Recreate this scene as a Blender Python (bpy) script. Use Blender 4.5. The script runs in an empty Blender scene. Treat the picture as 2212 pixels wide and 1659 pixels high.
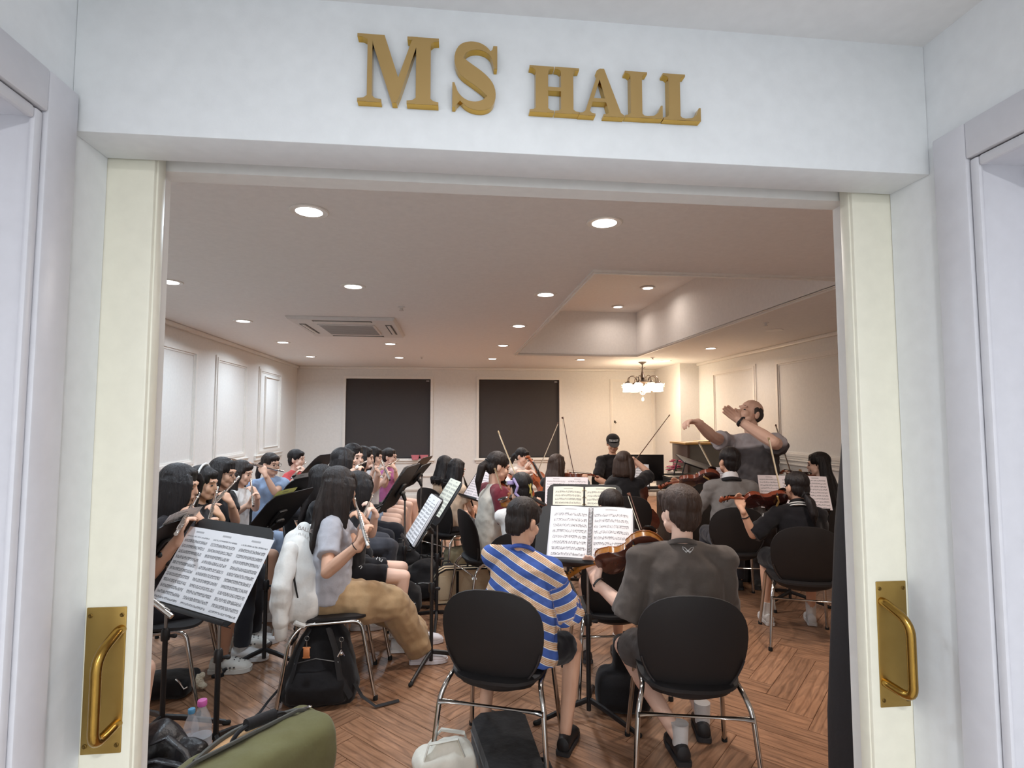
import bpy, bmesh, math, random
import numpy as np
from mathutils import Vector, Matrix
random.seed(7); rng = np.random.default_rng(7)
S = bpy.context.scene
COL = S.collection
# ------------------------------------------------------------------ camera
FPX, CAM_H = 1200.0, 1.58
PITCH = math.atan(78/FPX); YAW = math.atan(128/FPX*math.cos(PITCH))
fw = np.array([math.sin(YAW)*math.cos(PITCH), math.cos(YAW)*math.cos(PITCH), math.sin(PITCH)])
rt = np.array([math.cos(YAW), -math.sin(YAW), 0.0]); up = np.cross(rt, fw)
cam_d = bpy.data.cameras.new('camera'); cam = bpy.data.objects.new('camera', cam_d); COL.objects.link(cam)
cam_d.sensor_fit = 'HORIZONTAL'; cam_d.sensor_width = 36.0; cam_d.lens = FPX/2212*36.0; cam_d.clip_start = 0.02
cam.matrix_world = Matrix(((rt[0], up[0], -fw[0], 0), (rt[1], up[1], -fw[1], 0), (rt[2], up[2], -fw[2], CAM_H), (0, 0, 0, 1)))
S.camera = cam
CAM = np.array([0, 0, CAM_H])
def ray(px, py): return fw + rt*(px-1106)/FPX - up*(py-829.5)/FPX
def at(px, py, Y):                     # point of the photograph's ray at world depth Y
    d = ray(px, py); return CAM + d*(Y/d[1])
def fl(px, py, z=0.0):
    d = ray(px, py); return CAM + d*((z-CAM_H)/d[2])
def onx(px, py, X):
    d = ray(px, py); return CAM + d*(X/d[0])
# ------------------------------------------------------------------ exposure, world
S.view_settings.view_transform = 'Standard'; S.view_settings.look = 'None'
S.view_settings.gamma = 1.0; S.view_settings.use_curve_mapping = False
S.view_settings.exposure = EXPOSURE = 0.0
W = bpy.data.worlds.new('world'); S.world = W; W.use_nodes = True
W.node_tree.nodes['Background'].inputs[0].default_value = (0.9, 0.9, 1, 1)
W.node_tree.nodes['Background'].inputs[1].default_value = 0.15
S.cycles.max_bounces = 8; S.cycles.diffuse_bounces = 5; S.cycles.caustics_reflective = False; S.cycles.caustics_refractive = False
S.cycles.sample_clamp_indirect = 4.0
# ------------------------------------------------------------------ lights
XL, XR, YF, YB, HC = -3.07, 4.62, 1.345, 11.35, 2.65       # hall
VL, VR, HV = -0.737, 1.075, 2.44                            # vestibule
COOL, MID, WARM = (0.75, 0.88, 1.0), (1.0, 0.93, 0.88), (0.98, 0.84, 0.73)
LAMPS = []
for r_, (y_, xs_) in enumerate([(2.88, (-2.3, -0.74, 0.81, 2.36)), (4.5, (-2.19, -0.8, 0.78)), (6.22, (-2.26, 0.74)),
                                (7.88, (-2.33, -0.88, 0.71, 3.82)), (9.62, (-2.39, -0.92, 0.68, 2.25, 3.82))]):
    for x_ in xs_:
        LAMPS.append((x_, y_ + (0.12 if r_ == 1 and x_ > 0 else 0), HC, COOL if x_ < 0 else (MID if x_ < 2 else WARM), r_))
LAMPS += [(2.59, 7.12, 3.35, WARM, 5), (2.56, 8.38, 3.35, WARM, 6)]
LAMP_W = 18.5
def area(name, loc, size, power, col, rot=(0, 0, 0), shape='DISK', spread=180):
    d = bpy.data.lights.new(name, 'AREA'); d.shape = shape; d.size = size; d.energy = power; d.color = col; d.spread = math.radians(spread)
    o = bpy.data.objects.new(name, d); o.location = loc; o.rotation_euler = rot; COL.objects.link(o); return o
for x_, y_, z_, c_, r_ in LAMPS:
    area('downlight_light', (x_, y_, z_-0.014), 0.15, LAMP_W*(0.2 if z_ > 3 else (0.97 if x_ < 0 else (0.55 if x_ > 3 else 1.03))), c_, spread=160)
# entrance lobby downlight, then two unseen lamps added behind it for brighter bounce
area('lobby_light', (0.17, -0.55, HV-0.012), 0.16, 26, (0.97, 0.985, 1.0))
area('lobby_light', (0.2, -1.5, HV-0.012), 0.16, 22, (0.97, 0.985, 1.0))
area('lobby_light', (0.2, -2.6, HV-0.012), 0.16, 22, (0.97, 0.985, 1.0))
# ------------------------------------------------------------------ materials
def srgb(*c):
    c = [v/255.0 for v in c]
    return tuple((v/12.92 if v <= 0.04045 else ((v+0.055)/1.055)**2.4) for v in c) + (1.0,)
MC = {}
def M(name, col=None, rough=0.5, metal=0.0, col2=None, nscale=30.0, bump=0.0, bscale=200.0, stretch=(1, 1, 1), coat=0.0,
      emit=0.0, spec=0.5, sheen=0.0, trans=0.0, alpha=1.0, fine=0.0):
    if name in MC: return MC[name]
    m = bpy.data.materials.new(name); m.use_nodes = True; nt = m.node_tree; p = nt.nodes['Principled BSDF']
    c = srgb(*col); p.inputs['Base Color'].default_value = c
    p.inputs['Roughness'].default_value = rough; p.inputs['Metallic'].default_value = metal
    p.inputs['Specular IOR Level'].default_value = spec
    if coat: p.inputs['Coat Weight'].default_value = coat; p.inputs['Coat Roughness'].default_value = 0.06
    if sheen: p.inputs['Sheen Weight'].default_value = sheen
    if trans: p.inputs['Transmission Weight'].default_value = trans
    if alpha < 1: p.inputs['Alpha'].default_value = alpha
    if emit: p.inputs['Emission Color'].default_value = c; p.inputs['Emission Strength'].default_value = emit
    tc = nt.nodes.new('ShaderNodeTexCoord'); mp = nt.nodes.new('ShaderNodeMapping'); mp.inputs['Scale'].default_value = stretch
    nt.links.new(tc.outputs['Object'], mp.inputs['Vector'])
    n = nt.nodes.new('ShaderNodeTexNoise'); n.inputs['Scale'].default_value = nscale; n.inputs['Detail'].default_value = 4
    nt.links.new(mp.outputs[0], n.inputs['Vector'])
    mix = nt.nodes.new('ShaderNodeMix'); mix.data_type = 'RGBA'
    c2 = srgb(*col2) if col2 else tuple(v*0.88 for v in c[:3]) + (1.0,)
    mix.inputs[6].default_value = c; mix.inputs[7].default_value = c2
    nt.links.new(n.outputs[0], mix.inputs[0]); nt.links.new(mix.outputs[2], p.inputs['Base Color'])
    if bump:
        b = nt.nodes.new('ShaderNodeBump'); b.inputs['Strength'].default_value = bump; b.inputs['Distance'].default_value = 0.01
        n2 = nt.nodes.new('ShaderNodeTexNoise'); n2.inputs['Scale'].default_value = bscale; n2.inputs['Detail'].default_value = 3
        nt.links.new(mp.outputs[0], n2.inputs['Vector']); nt.links.new(n2.outputs[0], b.inputs['Height']); nt.links.new(b.outputs[0], p.inputs['Normal'])
    MC[name] = m; return m
def cloth(name, col, bump=0.35, bscale=22.0, rough=0.9):
    return M(name, col, rough=rough, bump=bump, bscale=bscale, nscale=90.0, sheen=0.15, spec=0.2)
wall_m = M('white_wall_paint', (232, 230, 226), rough=0.55, bump=0.02, bscale=300)
lobby_m = M('white_lobby_paint', (233, 236, 238), rough=0.5, bump=0.02, bscale=300)
ceil_m = M('white_ceiling_paint', (240, 238, 236), rough=0.75)
trim_m = M('white_trim_paint', (236, 232, 226), rough=0.35)
casing_m = M('pale_grey_casing_paint', (214, 214, 220), rough=0.35)
leaf_m = M('cream_door_lacquer', (236, 233, 216), rough=0.4)
brass_m = M('aged_brass', (178, 142, 70), rough=0.22, metal=1.0, col2=(150, 116, 56), nscale=24, bump=0.03, bscale=160)
plate_m = M('brushed_brass_plate', (182, 152, 88), rough=0.42, metal=1.0, col2=(158, 128, 70), nscale=18)
gold_m = M('gold_acrylic_face', (182, 152, 98), rough=0.35, metal=0.45, col2=(176, 146, 92), nscale=10)
gold_e = M('polished_gold_edge', (212, 168, 76), rough=0.12, metal=1.0)
chrome_m = M('chrome', (205, 203, 200), rough=0.12, metal=1.0)
steel_m = M('satin_steel', (150, 148, 146), rough=0.35, metal=1.0)
black_metal = M('black_powder_coat', (26, 25, 27), rough=0.45)
black_plastic = M('black_shell_plastic', (27, 24, 25), rough=0.6, bump=0.08, bscale=900)
black_cloth = cloth('black_nylon', (24, 22, 24), rough=0.75)
black_rubber = M('black_rubber', (16, 16, 16), rough=0.8)
silver_m = M('silver_plate', (232, 228, 224), rough=0.16, metal=1.0)
lamp_m = M('lit_diffuser', (255, 250, 246), emit=9.0)
# ------------------------------------------------------------------ mesh builder
class G:
    def __init__(s): s.v = []; s.f = []; s.uv = None
    def add(s, v, f):
        o = len(s.v); s.v.extend([tuple(map(float, p)) for p in v]); s.f.extend([tuple(i+o for i in q) for q in f]); return s
    def box(s, c, size, R=None, bev=0.0):
        if bev > 0:
            bm = bmesh.new(); bmesh.ops.create_cube(bm, size=1.0)
            for q in bm.verts: q.co = Vector((q.co.x*size[0], q.co.y*size[1], q.co.z*size[2]))
            bmesh.ops.bevel(bm, geom=bm.edges[:], offset=min(bev, min(size)*0.45), segments=2, profile=0.5, affect='EDGES')
            v = np.array([q.co[:] for q in bm.verts]); bm.verts.index_update(); f = [[q.index for q in k.verts] for k in bm.faces]; bm.free()
        else:
            v = np.array([(x, y, z) for x in (-.5, .5) for y in (-.5, .5) for z in (-.5, .5)])*np.array(size)
            f = [(0, 1, 3, 2), (4, 6, 7, 5), (0, 4, 5, 1), (2, 3, 7, 6), (0, 2, 6, 4), (1, 5, 7, 3)]
        if R is not None: v = v @ np.array(R).T
        return s.add(v + np.array(c), f)
    def bx(s, x0, x1, y0, y1, z0, z1, bev=0.0):
        return s.box(((x0+x1)/2, (y0+y1)/2, (z0+z1)/2), (abs(x1-x0), abs(y1-y0), abs(z1-z0)), None, bev)
    def tube(s, pts, r, n=8, caps=True, flat=None):
        pts = [np.array(p, float) for p in pts]; k = len(pts); rs = r if hasattr(r, '__len__') else [r]*k
        t0 = pts[1]-pts[0]; t0 = t0/(np.linalg.norm(t0)+1e-9)
        a = np.array([0, 0, 1.0]) if abs(t0[2]) < 0.9 else np.array([1.0, 0, 0])
        u = np.cross(t0, a); u /= np.linalg.norm(u); V = []
        for i in range(k):
            t = pts[min(i+1, k-1)]-pts[max(i-1, 0)]; t = t/(np.linalg.norm(t)+1e-9)
            u = u - t*np.dot(u, t); u /= (np.linalg.norm(u)+1e-9); w = np.cross(t, u)
            for j in range(n):
                an = 2*math.pi*j/n
                V.append(pts[i] + rs[i]*(math.cos(an)*u + math.sin(an)*w*(flat or 1.0)))
        F = [(i*n+j, i*n+(j+1) % n, (i+1)*n+(j+1) % n, (i+1)*n+j) for i in range(k-1) for j in range(n)]
        if caps: F += [tuple(reversed(range(n))), tuple((k-1)*n+j for j in range(n))]
        return s.add(V, F)
    def cone(s, p0, r0, p1, r1, n=10, rnd=(True, True)):
        p0 = np.array(p0, float); p1 = np.array(p1, float); d = p1-p0; L = np.linalg.norm(d)+1e-9; d = d/L
        P, R = [], []
        if rnd[0]:
            for a in (80, 55, 28): P.append(p0-d*r0*math.sin(math.radians(a))); R.append(r0*math.cos(math.radians(a)))
        P.append(p0); R.append(r0); P.append(p1); R.append(r1)
        if rnd[1]:
            for a in (28, 55, 80): P.append(p1+d*r1*math.sin(math.radians(a))); R.append(r1*math.cos(math.radians(a)))
        return s.tube(P, R, n)
    def chain(s, pts, rs, n=10):
        for i in range(len(pts)-1): s.cone(pts[i], rs[i], pts[i+1], rs[i+1], n)
        return s
    def ball(s, c, r, ax=None, n=12, m=8):
        r = np.array(r if hasattr(r, '__len__') else (r, r, r), float); V = [(0, 0, -1)]
        for i in range(1, m):
            a = -math.pi/2 + math.pi*i/m
            V += [(math.cos(a)*math.cos(2*math.pi*j/n), math.cos(a)*math.sin(2*math.pi*j/n), math.sin(a)) for j in range(n)]
        V.append((0, 0, 1)); V = np.array(V)*r
        F = [(0, 1+(j+1) % n, 1+j) for j in range(n)]
        for i in range(m-2): F += [(1+i*n+j, 1+i*n+(j+1) % n, 1+(i+1)*n+(j+1) % n, 1+(i+1)*n+j) for j in range(n)]
        F += [(1+(m-2)*n+j, 1+(m-2)*n+(j+1) % n, len(V)-1) for j in range(n)]
        if ax is not None: V = V @ np.array(ax)          # rows of ax are the local axes
        return s.add(V + np.array(c, float), F)
    def loft(s, secs, n=20, caps=True, pw=2.0):        # secs: (centre, xaxis, yaxis, a, b)
        V = []
        for c, x, y, a, b in secs:
            c, x, y = np.array(c, float), np.array(x, float), np.array(y, float)
            for j in range(n):
                an = 2*math.pi*j/n; ca, sa = math.cos(an), math.sin(an)
                V.append(c + x*a*math.copysign(abs(ca)**(2/pw), ca) + y*b*math.copysign(abs(sa)**(2/pw), sa))
        k = len(secs)
        F = [(i*n+j, i*n+(j+1) % n, (i+1)*n+(j+1) % n, (i+1)*n+j) for i in range(k-1) for j in range(n)]
        if caps: F += [tuple(reversed(range(n))), tuple((k-1)*n+j for j in range(n))]
        return s.add(V, F)
    def lathe(s, prof, c=(0, 0, 0), n=20, R=None):      # prof: (r, z)
        V = [(r*math.cos(2*math.pi*j/n), r*math.sin(2*math.pi*j/n), z) for r, z in prof for j in range(n)]
        V = np.array(V)
        if R is not None: V = V @ np.array(R).T
        k = len(prof); F = [(i*n+j, i*n+(j+1) % n, (i+1)*n+(j+1) % n, (i+1)*n+j) for i in range(k-1) for j in range(n)]
        F += [tuple(reversed(range(n))), tuple((k-1)*n+j for j in range(n))]
        return s.add(V + np.array(c, float), F)
    def prism(s, poly, o, x, y, z0, z1, taper=1.0):     # extrude 2D poly along x*y
        o, x, y = np.array(o, float), np.array(x, float), np.array(y, float); z = np.cross(x, y); n = len(poly)
        cx = np.mean([p[0] for p in poly]); cy = np.mean([p[1] for p in poly])
        V = [o+x*a+y*b+z*z0 for a, b in poly] + [o+x*(cx+(a-cx)*taper)+y*(cy+(b-cy)*taper)+z*z1 for a, b in poly]
        F = [(j, (j+1) % n, n+(j+1) % n, n+j) for j in range(n)] + [tuple(reversed(range(n))), tuple(range(n, 2*n))]
        return s.add(V, F)
    def frame(s, outer, inner, o, x, y, z0, z1):        # ring between two same-length loops
        o, x, y = np.array(o, float), np.array(x, float), np.array(y, float); z = np.cross(x, y); n = len(outer)
        V = []
        for lp, h in ((outer, z0), (outer, z1), (inner, z1), (inner, z0)): V += [o+x*a+y*b+z*h for a, b in lp]
        F = []
        for q in range(4): F += [(q*n+j, q*n+(j+1) % n, ((q+1) % 4)*n+(j+1) % n, ((q+1) % 4)*n+j) for j in range(n)]
        return s.add(V, F)
    def grid(s, P):                                     # P[i][j] points
        n, m = len(P), len(P[0]); return s.add([p for row in P for p in row], [(i*m+j, i*m+j+1, (i+1)*m+j+1, (i+1)*m+j) for i in range(n-1) for j in range(m-1)])
    def mesh(s, name='mesh', smooth=True, uvs=None):
        me = bpy.data.meshes.new(name); me.from_pydata(s.v, [], s.f)
        if uvs is not None:
            l = me.uv_layers.new(name='UVMap'); l.data.foreach_set('uv', np.array(uvs, dtype=np.float32).ravel())
        if smooth:
            bm = bmesh.new(); bm.from_mesh(me); bmesh.ops.recalc_face_normals(bm, faces=bm.faces[:])
            for f in bm.faces: f.smooth = True
            for e in bm.edges:
                if len(e.link_faces) == 2 and e.calc_face_angle(0) > 0.7: e.smooth = False
            bm.to_mesh(me); bm.free()
        return me
    def off(s, d): s.v = [(a-d[0], b-d[1], c-d[2]) for a, b, c in s.v]; return s
def ob(name, me, mat=None, parent=None, loc=None, **props):
    if isinstance(me, G): me = me.mesh(name)
    o = bpy.data.objects.new(name, me); COL.objects.link(o)
    if mat is not None and me is not None:
        if len(me.materials) == 0: me.materials.append(mat)
    if parent is not None: o.parent = parent
    if loc is not None: o.location = loc
    for k, v in props.items(): o[k] = v
    return o
def thing(name, label, cat, loc=(0, 0, 0), rz=0.0, group=None):
    o = bpy.data.objects.new(name, None); COL.objects.link(o); o.location = loc; o.rotation_euler = (0, 0, rz)
    o.empty_display_size = 0.1; o['label'] = label; o['category'] = cat
    if group: o['group'] = group
    return o
def tag(o, label, cat, group=None):
    o['label'] = label; o['category'] = cat
    if group: o['group'] = group
    return o
def dup(root, loc=None, rz=None, label=None, group=None, parent=None):
    c = root.copy(); COL.objects.link(c); c.parent = parent
    if parent is None:
        if loc is not None: c.location = loc
        if rz is not None: c.rotation_euler = (0, 0, rz)
        if label: c['label'] = label
        if group: c['group'] = group
    for ch in root.children: dup(ch, parent=c)
    return c
def struct(name, g, mat, parent=None):
    o = ob(name, g, mat, parent)
    if parent is None: o['kind'] = 'structure'
    return o
def unit(v): v = np.array(v, float); return v/(np.linalg.norm(v)+1e-12)
def arc(c, x, y, r, a0, a1, n=8):
    return [np.array(c, float)+np.array(x, float)*r*math.cos(a)+np.array(y, float)*r*math.sin(a) for a in np.linspace(math.radians(a0), math.radians(a1), n)]
def fillet(pts, r, n=5):
    pts = [np.array(p, float) for p in pts]; out = [pts[0]]
    for i in range(1, len(pts)-1):
        a, b, c = pts[i-1], pts[i], pts[i+1]; la, lc = np.linalg.norm(a-b), np.linalg.norm(c-b); q = min(r, la*0.48, lc*0.48)
        p0, p1 = b+(a-b)/la*q, b+(c-b)/lc*q
        for t in np.linspace(0, 1, n): out.append((1-t)**2*p0+2*t*(1-t)*b+t*t*p1)
    out.append(pts[-1]); return out
# ================================================================== ROOM
X3, Y3, Z3 = np.eye(3)
# wood material on UV (u along the plank, in metres)
def wood_mat():
    m = bpy.data.materials.new('oak_herringbone'); m.use_nodes = True; nt = m.node_tree; N = nt.nodes.new; L = nt.links.new; p = nt.nodes['Principled BSDF']
    uv = N('ShaderNodeUVMap'); oi = N('ShaderNodeObjectInfo'); ge = N('ShaderNodeNewGeometry')
    ad = N('ShaderNodeMath'); ad.operation = 'ADD'; L(oi.outputs['Random'], ad.inputs[0]); L(ge.outputs['Random Per Island'], ad.inputs[1])
    fr = N('ShaderNodeMath'); fr.operation = 'FRACT'; L(ad.outputs[0], fr.inputs[0])
    cx = N('ShaderNodeCombineXYZ'); mu = N('ShaderNodeMath'); mu.operation = 'MULTIPLY'; mu.inputs[1].default_value = 37.0; L(fr.outputs[0], mu.inputs[0]); L(mu.outputs[0], cx.inputs[2])
    va = N('ShaderNodeVectorMath'); va.operation = 'ADD'; L(uv.outputs[0], va.inputs[0]); L(cx.outputs[0], va.inputs[1])
    mp = N('ShaderNodeMapping'); mp.inputs['Scale'].default_value = (2.2, 14.0, 1.0); L(va.outputs[0], mp.inputs[0])
    n1 = N('ShaderNodeTexNoise'); n1.inputs['Scale'].default_value = 2.0; n1.inputs['Detail'].default_value = 7; n1.inputs['Distortion'].default_value = 1.6; L(mp.outputs[0], n1.inputs[0])
    mp2 = N('ShaderNodeMapping'); mp2.inputs['Scale'].default_value = (1.6, 7.0, 1.0); L(va.outputs[0], mp2.inputs[0])
    w = N('ShaderNodeTexWave'); w.bands_direction = 'Y'; w.inputs['Scale'].default_value = 1.1; w.inputs['Distortion'].default_value = 7.0; w.inputs['Detail'].default_value = 3; w.inputs['Detail Scale'].default_value = 0.8; L(mp2.outputs[0], w.inputs[0])
    r1 = N('ShaderNodeValToRGB'); e = r1.color_ramp.elements; e[0].position = 0.3; e[0].color = srgb(126, 93, 71); e[1].position = 0.75; e[1].color = srgb(172, 129, 99); L(n1.outputs[0], r1.inputs[0])
    r2 = N('ShaderNodeValToRGB'); e = r2.color_ramp.elements; e[0].position = 0.0; e[0].color = (0.55, 0.5, 0.46, 1); e[1].position = 0.25; e[1].color = (1, 1, 1, 1); L(w.outputs[0], r2.inputs[0])
    mx = N('ShaderNodeMix'); mx.data_type = 'RGBA'; mx.blend_type = 'MULTIPLY'; mx.inputs[0].default_value = 0.6; L(r1.outputs[0], mx.inputs[6]); L(r2.outputs[0], mx.inputs[7])
    hs = N('ShaderNodeHueSaturation'); mr = N('ShaderNodeMapRange'); mr.inputs[3].default_value = 0.88; mr.inputs[4].default_value = 1.12; L(fr.outputs[0], mr.inputs[0]); L(mr.outputs[0], hs.inputs['Value']); L(mx.outputs[2], hs.inputs['Color'])
    L(hs.outputs[0], p.inputs['Base Color']); p.inputs['Roughness'].default_value = 0.42
    b = N('ShaderNodeBump'); b.inputs['Strength'].default_value = 0.12; L(n1.outputs[0], b.inputs['Height']); L(b.outputs[0], p.inputs['Normal'])
    return m
wood_m = wood_mat()
floor_o = struct('floor', G().bx(XL-.1, XR+.1, -3.2, YB+.1, -0.08, -0.004), M('floor_screed', (92, 66, 50), rough=0.9))
struct('floor_lobby_bounce', G().bx(VL, VR, -3.2, .95, -.003, .0005), M('pale_bounce_floor', (214, 210, 204), rough=.4))  # unseen pale floor, added to bounce light up the lobby walls
PW, PL = 0.135, 0.675
def plank_geo(l, w):
    g = G(); c = 0.0016; h = 0.0
    g.add([(0.0006, .0006, -0.004), (l-.0006, .0006, -0.004), (l-.0006, w-.0006, -0.004), (0.0006, w-.0006, -0.004), (c, c, h), (l-c, c, h), (l-c, w-c, h), (c, w-c, h)],
          [(4, 5, 6, 7), (0, 1, 5, 4), (1, 2, 6, 5), (2, 3, 7, 6), (3, 0, 4, 7)]); return g
def plank_mesh(): 
    g = plank_geo(PL, PW); uvs = []
    for f in g.f: uvs += [(g.v[i][0], g.v[i][1]) for i in f]
    me = g.mesh('plank', smooth=False, uvs=uvs); me.materials.append(wood_m); return me
PM = plank_mesh()
cands = []
c45 = math.sqrt(0.5); U45 = np.array([c45, c45]); V45 = np.array([-c45, c45])
for t in range(-16, 17):
    for k in range(-70, 110):
        for hv in (0, 1):
            if hv == 0: o = np.array([k*PW+t*PL, k*PW-t*PL]); ax = 0
            else: o = np.array([k*PW+t*PL+PW, (k+1)*PW-t*PL]); ax = 1
            w0 = o[0]*U45 + o[1]*V45; d = U45 if ax == 0 else V45; mid = w0 + d*PL/2
            if XL-.3 < mid[0] < XR+.3 and 1.0 < mid[1] < YB+.3: cands.append((w0, 45 if ax == 0 else 135, mid))
def seen_rank(m):
    if m[1] < 2.3: return 50 + abs(m[0])
    e = abs((m[0]-0.2)/m[1]); return m[1] + (40 if e > 0.62 else 0)
cands.sort(key=lambda c: seen_rank(c[2]))
rest = G(); ruv = []
for i, (w0, ang, mid) in enumerate(cands):
    if i < 300:
        o = bpy.data.objects.new('plank', PM); COL.objects.link(o); o.parent = floor_o; o.location = (w0[0], w0[1], 0); o.rotation_euler = (0, 0, math.radians(ang))
    else:
        g = plank_geo(PL, PW); ca, sa = math.cos(math.radians(ang)), math.sin(math.radians(ang))
        for f in g.f: ruv += [(g.v[j][0], g.v[j][1]) for j in f]
        rest.add([(w0[0]+x*ca-y*sa, w0[1]+x*sa+y*ca, z) for x, y, z in g.v], g.f)
me = rest.mesh('planks_beyond', smooth=False, uvs=ruv); ob('planking', me, wood_m, floor_o, kind='stuff')
# walls
struct('wall_left', G().bx(XL-.12, XL, YF-.06, YB+.1, -.05, HC+.1), wall_m)
struct('wall_right', G().bx(XR, XR+.12, YF-.06, YB+.1, -.05, HC+.1).bx(4.25, XR+.01, 10.04, YB+.01, -.02, HC+.02), wall_m)
WZ0, WZ1 = 0.815, 2.41; WIN = [(-2.12, -0.45), (0.53, 2.19)]
g = G(); yb0, yb1 = YB, YB+.12
g.bx(XL-.1, XR+.1, yb0, yb1, -.05, WZ0); g.bx(XL-.1, XR+.1, yb0, yb1, WZ1, HC+.1)
for a, b in ((XL-.1, WIN[0][0]), (WIN[0][1], WIN[1][0]), (WIN[1][1], XR+.1)): g.bx(a, b, yb0, yb1, WZ0, WZ1)
struct('wall_back', g, wall_m)
blind_m = M('charcoal_roller_blind', (66, 62, 62), rough=0.8, bump=0.1, bscale=700)
for i, (a, b) in enumerate(WIN):
    w = struct('window_%d' % (i+1), G().frame([(a-.05, WZ0-.05), (b+.05, WZ0-.05), (b+.05, WZ1+.05), (a-.05, WZ1+.05)], [(a, WZ0), (b, WZ0), (b, WZ1), (a, WZ1)], (0, YB, 0), X3, Z3, -.02, .025), trim_m)
    ob('roller_blind', G().bx(a, b, YB+.03, YB+.04, WZ0, WZ1), blind_m, w)
    ob('blind_bottom_bar', G().bx(a+.01, b-.01, YB+.018, YB+.034, WZ0+.005, WZ0+.03, .004), M('dark_bar', (50, 47, 48), rough=0.4), w)
    ob('pull_tag', G().bx(b-.09, b-.03, YB+.026, YB+.032, WZ1-.045, WZ1-.03), M('white_tag', (225, 225, 222)), w)
    ob('sill', G().bx(a-.09, b+.09, YB-.045, YB+.02, WZ0-.055, WZ0-.02, .008).bx(a-.06, b+.06, YB-.02, YB+.02, WZ0-.1, WZ0-.055, .006), trim_m, w)
# ceiling with the raised coffer
CX0, CX1, CY0, CY1, HT = 1.03, 3.02, 3.86, 8.86, 3.36
g = G().bx(XL-.1, CX0, 1.29, YB+.1, HC, HC+.02).bx(CX1, XR+.1, 1.29, YB+.1, HC, HC+.02).bx(CX0, CX1, 1.29, CY0, HC, HC+.02).bx(CX0, CX1, CY1, YB+.1, HC, HC+.02)
g.bx(CX0-.07, CX0-.0005, CY0-.06, CY1+.06, HC+.019, HT).bx(CX1+.0005, CX1+.07, CY0-.06, CY1+.06, HC+.019, HT).bx(CX0, CX1, CY0-.06, CY0, HC+.019, HT).bx(CX0, CX1, CY1, CY1+.06, HC+.019, HT).bx(CX0-.06, CX1+.06, CY0-.06, CY1+.06, HT, HT+.06)
ceil_o = struct('ceiling', g, ceil_m)
tn = [0]
def trim(g, mat=None):
    tn[0] += 1; return struct('trim_%d' % tn[0], g, mat or trim_m)
def rect(a, b, c, d): return [(a, c), (b, c), (b, d), (a, d)]
def pframe(o, x, y, a, b, c, d, w=0.07):            # stepped picture-frame moulding on a wall plane, raised along cross(x, y)
    g = G(); g.frame(rect(a, b, c, d), rect(a+w*.35, b-w*.35, c+w*.35, d-w*.35), o, x, y, -.005, .016)
    g.frame(rect(a+w*.35, b-w*.35, c+w*.35, d-w*.35), rect(a+w*.75, b-w*.75, c+w*.75, d-w*.75), o, x, y, -.005, .026)
    g.frame(rect(a+w*.75, b-w*.75, c+w*.75, d-w*.75), rect(a+w, b-w, c+w, d-w), o, x, y, -.005, .01); return g
trim(pframe((0, 0, HC), Y3, X3, CY0-.045, CY1+.045, CX0-.045, CX1+.045, .045))
def rail(axis, wall, sgn, a, b, z):                    # two-step chair rail
    g = G()
    for z0, z1, t in ((z+.03, z+.05, .045), (z-.005, z+.03, .026), (z-.03, z-.005, .036)):
        if axis == 'y': g.bx(min(wall, wall+sgn*t), max(wall, wall+sgn*t), a, b, z0, z1, .004)
        else: g.bx(a, b, min(wall, wall+sgn*t), max(wall, wall+sgn*t), z0, z1, .004)
    return g
LWP = [(1.9, 3.2), (3.75, 5.05), (5.55, 7.02), (7.55, 8.66), (9.17, 10.33)]
for a, b in LWP:
    trim(pframe((XL, 0, 0), Y3, Z3, a, b, 1.03, 2.43, .085)); trim(pframe((XL, 0, 0), Y3, Z3, a, b, .2, .86, .06))
    trim(rail('y', XL, 1, a-.1, b+.1, .98))
trim(pframe((XL, 0, 0), Y3, Z3, 9.46, 10.2, 1.12, 2.3, .02))
RWP = [(1.75, 3.3), (3.8, 5.4), (5.75, 7.52), (8.04, 9.47)]
for a, b in RWP:
    trim(pframe((XR, 0, 0), Z3, Y3, 1.06, 2.44, a, b, .085)); trim(pframe((XR, 0, 0), Z3, Y3, .2, .86, a, b, .06))
    trim(rail('y', XR, -1, a-.1, b+.1, 1.0))
for a, b, lo in ((3.27, 4.22, 1), (-0.3, 0.36, 0)):
    if lo: trim(pframe((0, YB, 0), X3, Z3, a, b, .83, 2.44, .06)); trim(rail('x', YB, -1, a-.06, b+.06, .76))
for a, b in ((-3.0, -2.3), (-2.1, -0.36), (0.5, 2.2), (2.45, 4.2)): trim(pframe((0, YB, 0), X3, Z3, a, b, .17, .5, .06))
for nm, gg in (('left', G().bx(XL, XL+.018, YF, YB, 0, .1, .005)), ('right', G().bx(XR-.018, XR, YF, 10.04, 0, .1, .005)), ('back', G().bx(XL+.018, 4.25, YB-.018, YB, 0, .1, .005))):
    struct('baseboard_'+nm, gg, trim_m)
trim(G().bx(XL, XL+.05, YF, YB, HC-.05, HC, .012)); trim(G().bx(XR-.05, XR, YF, 10.04, HC-.05, HC, .012)); trim(G().bx(XL+.05, 4.25, YB-.05, YB, HC-.05, HC, .012))
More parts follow.
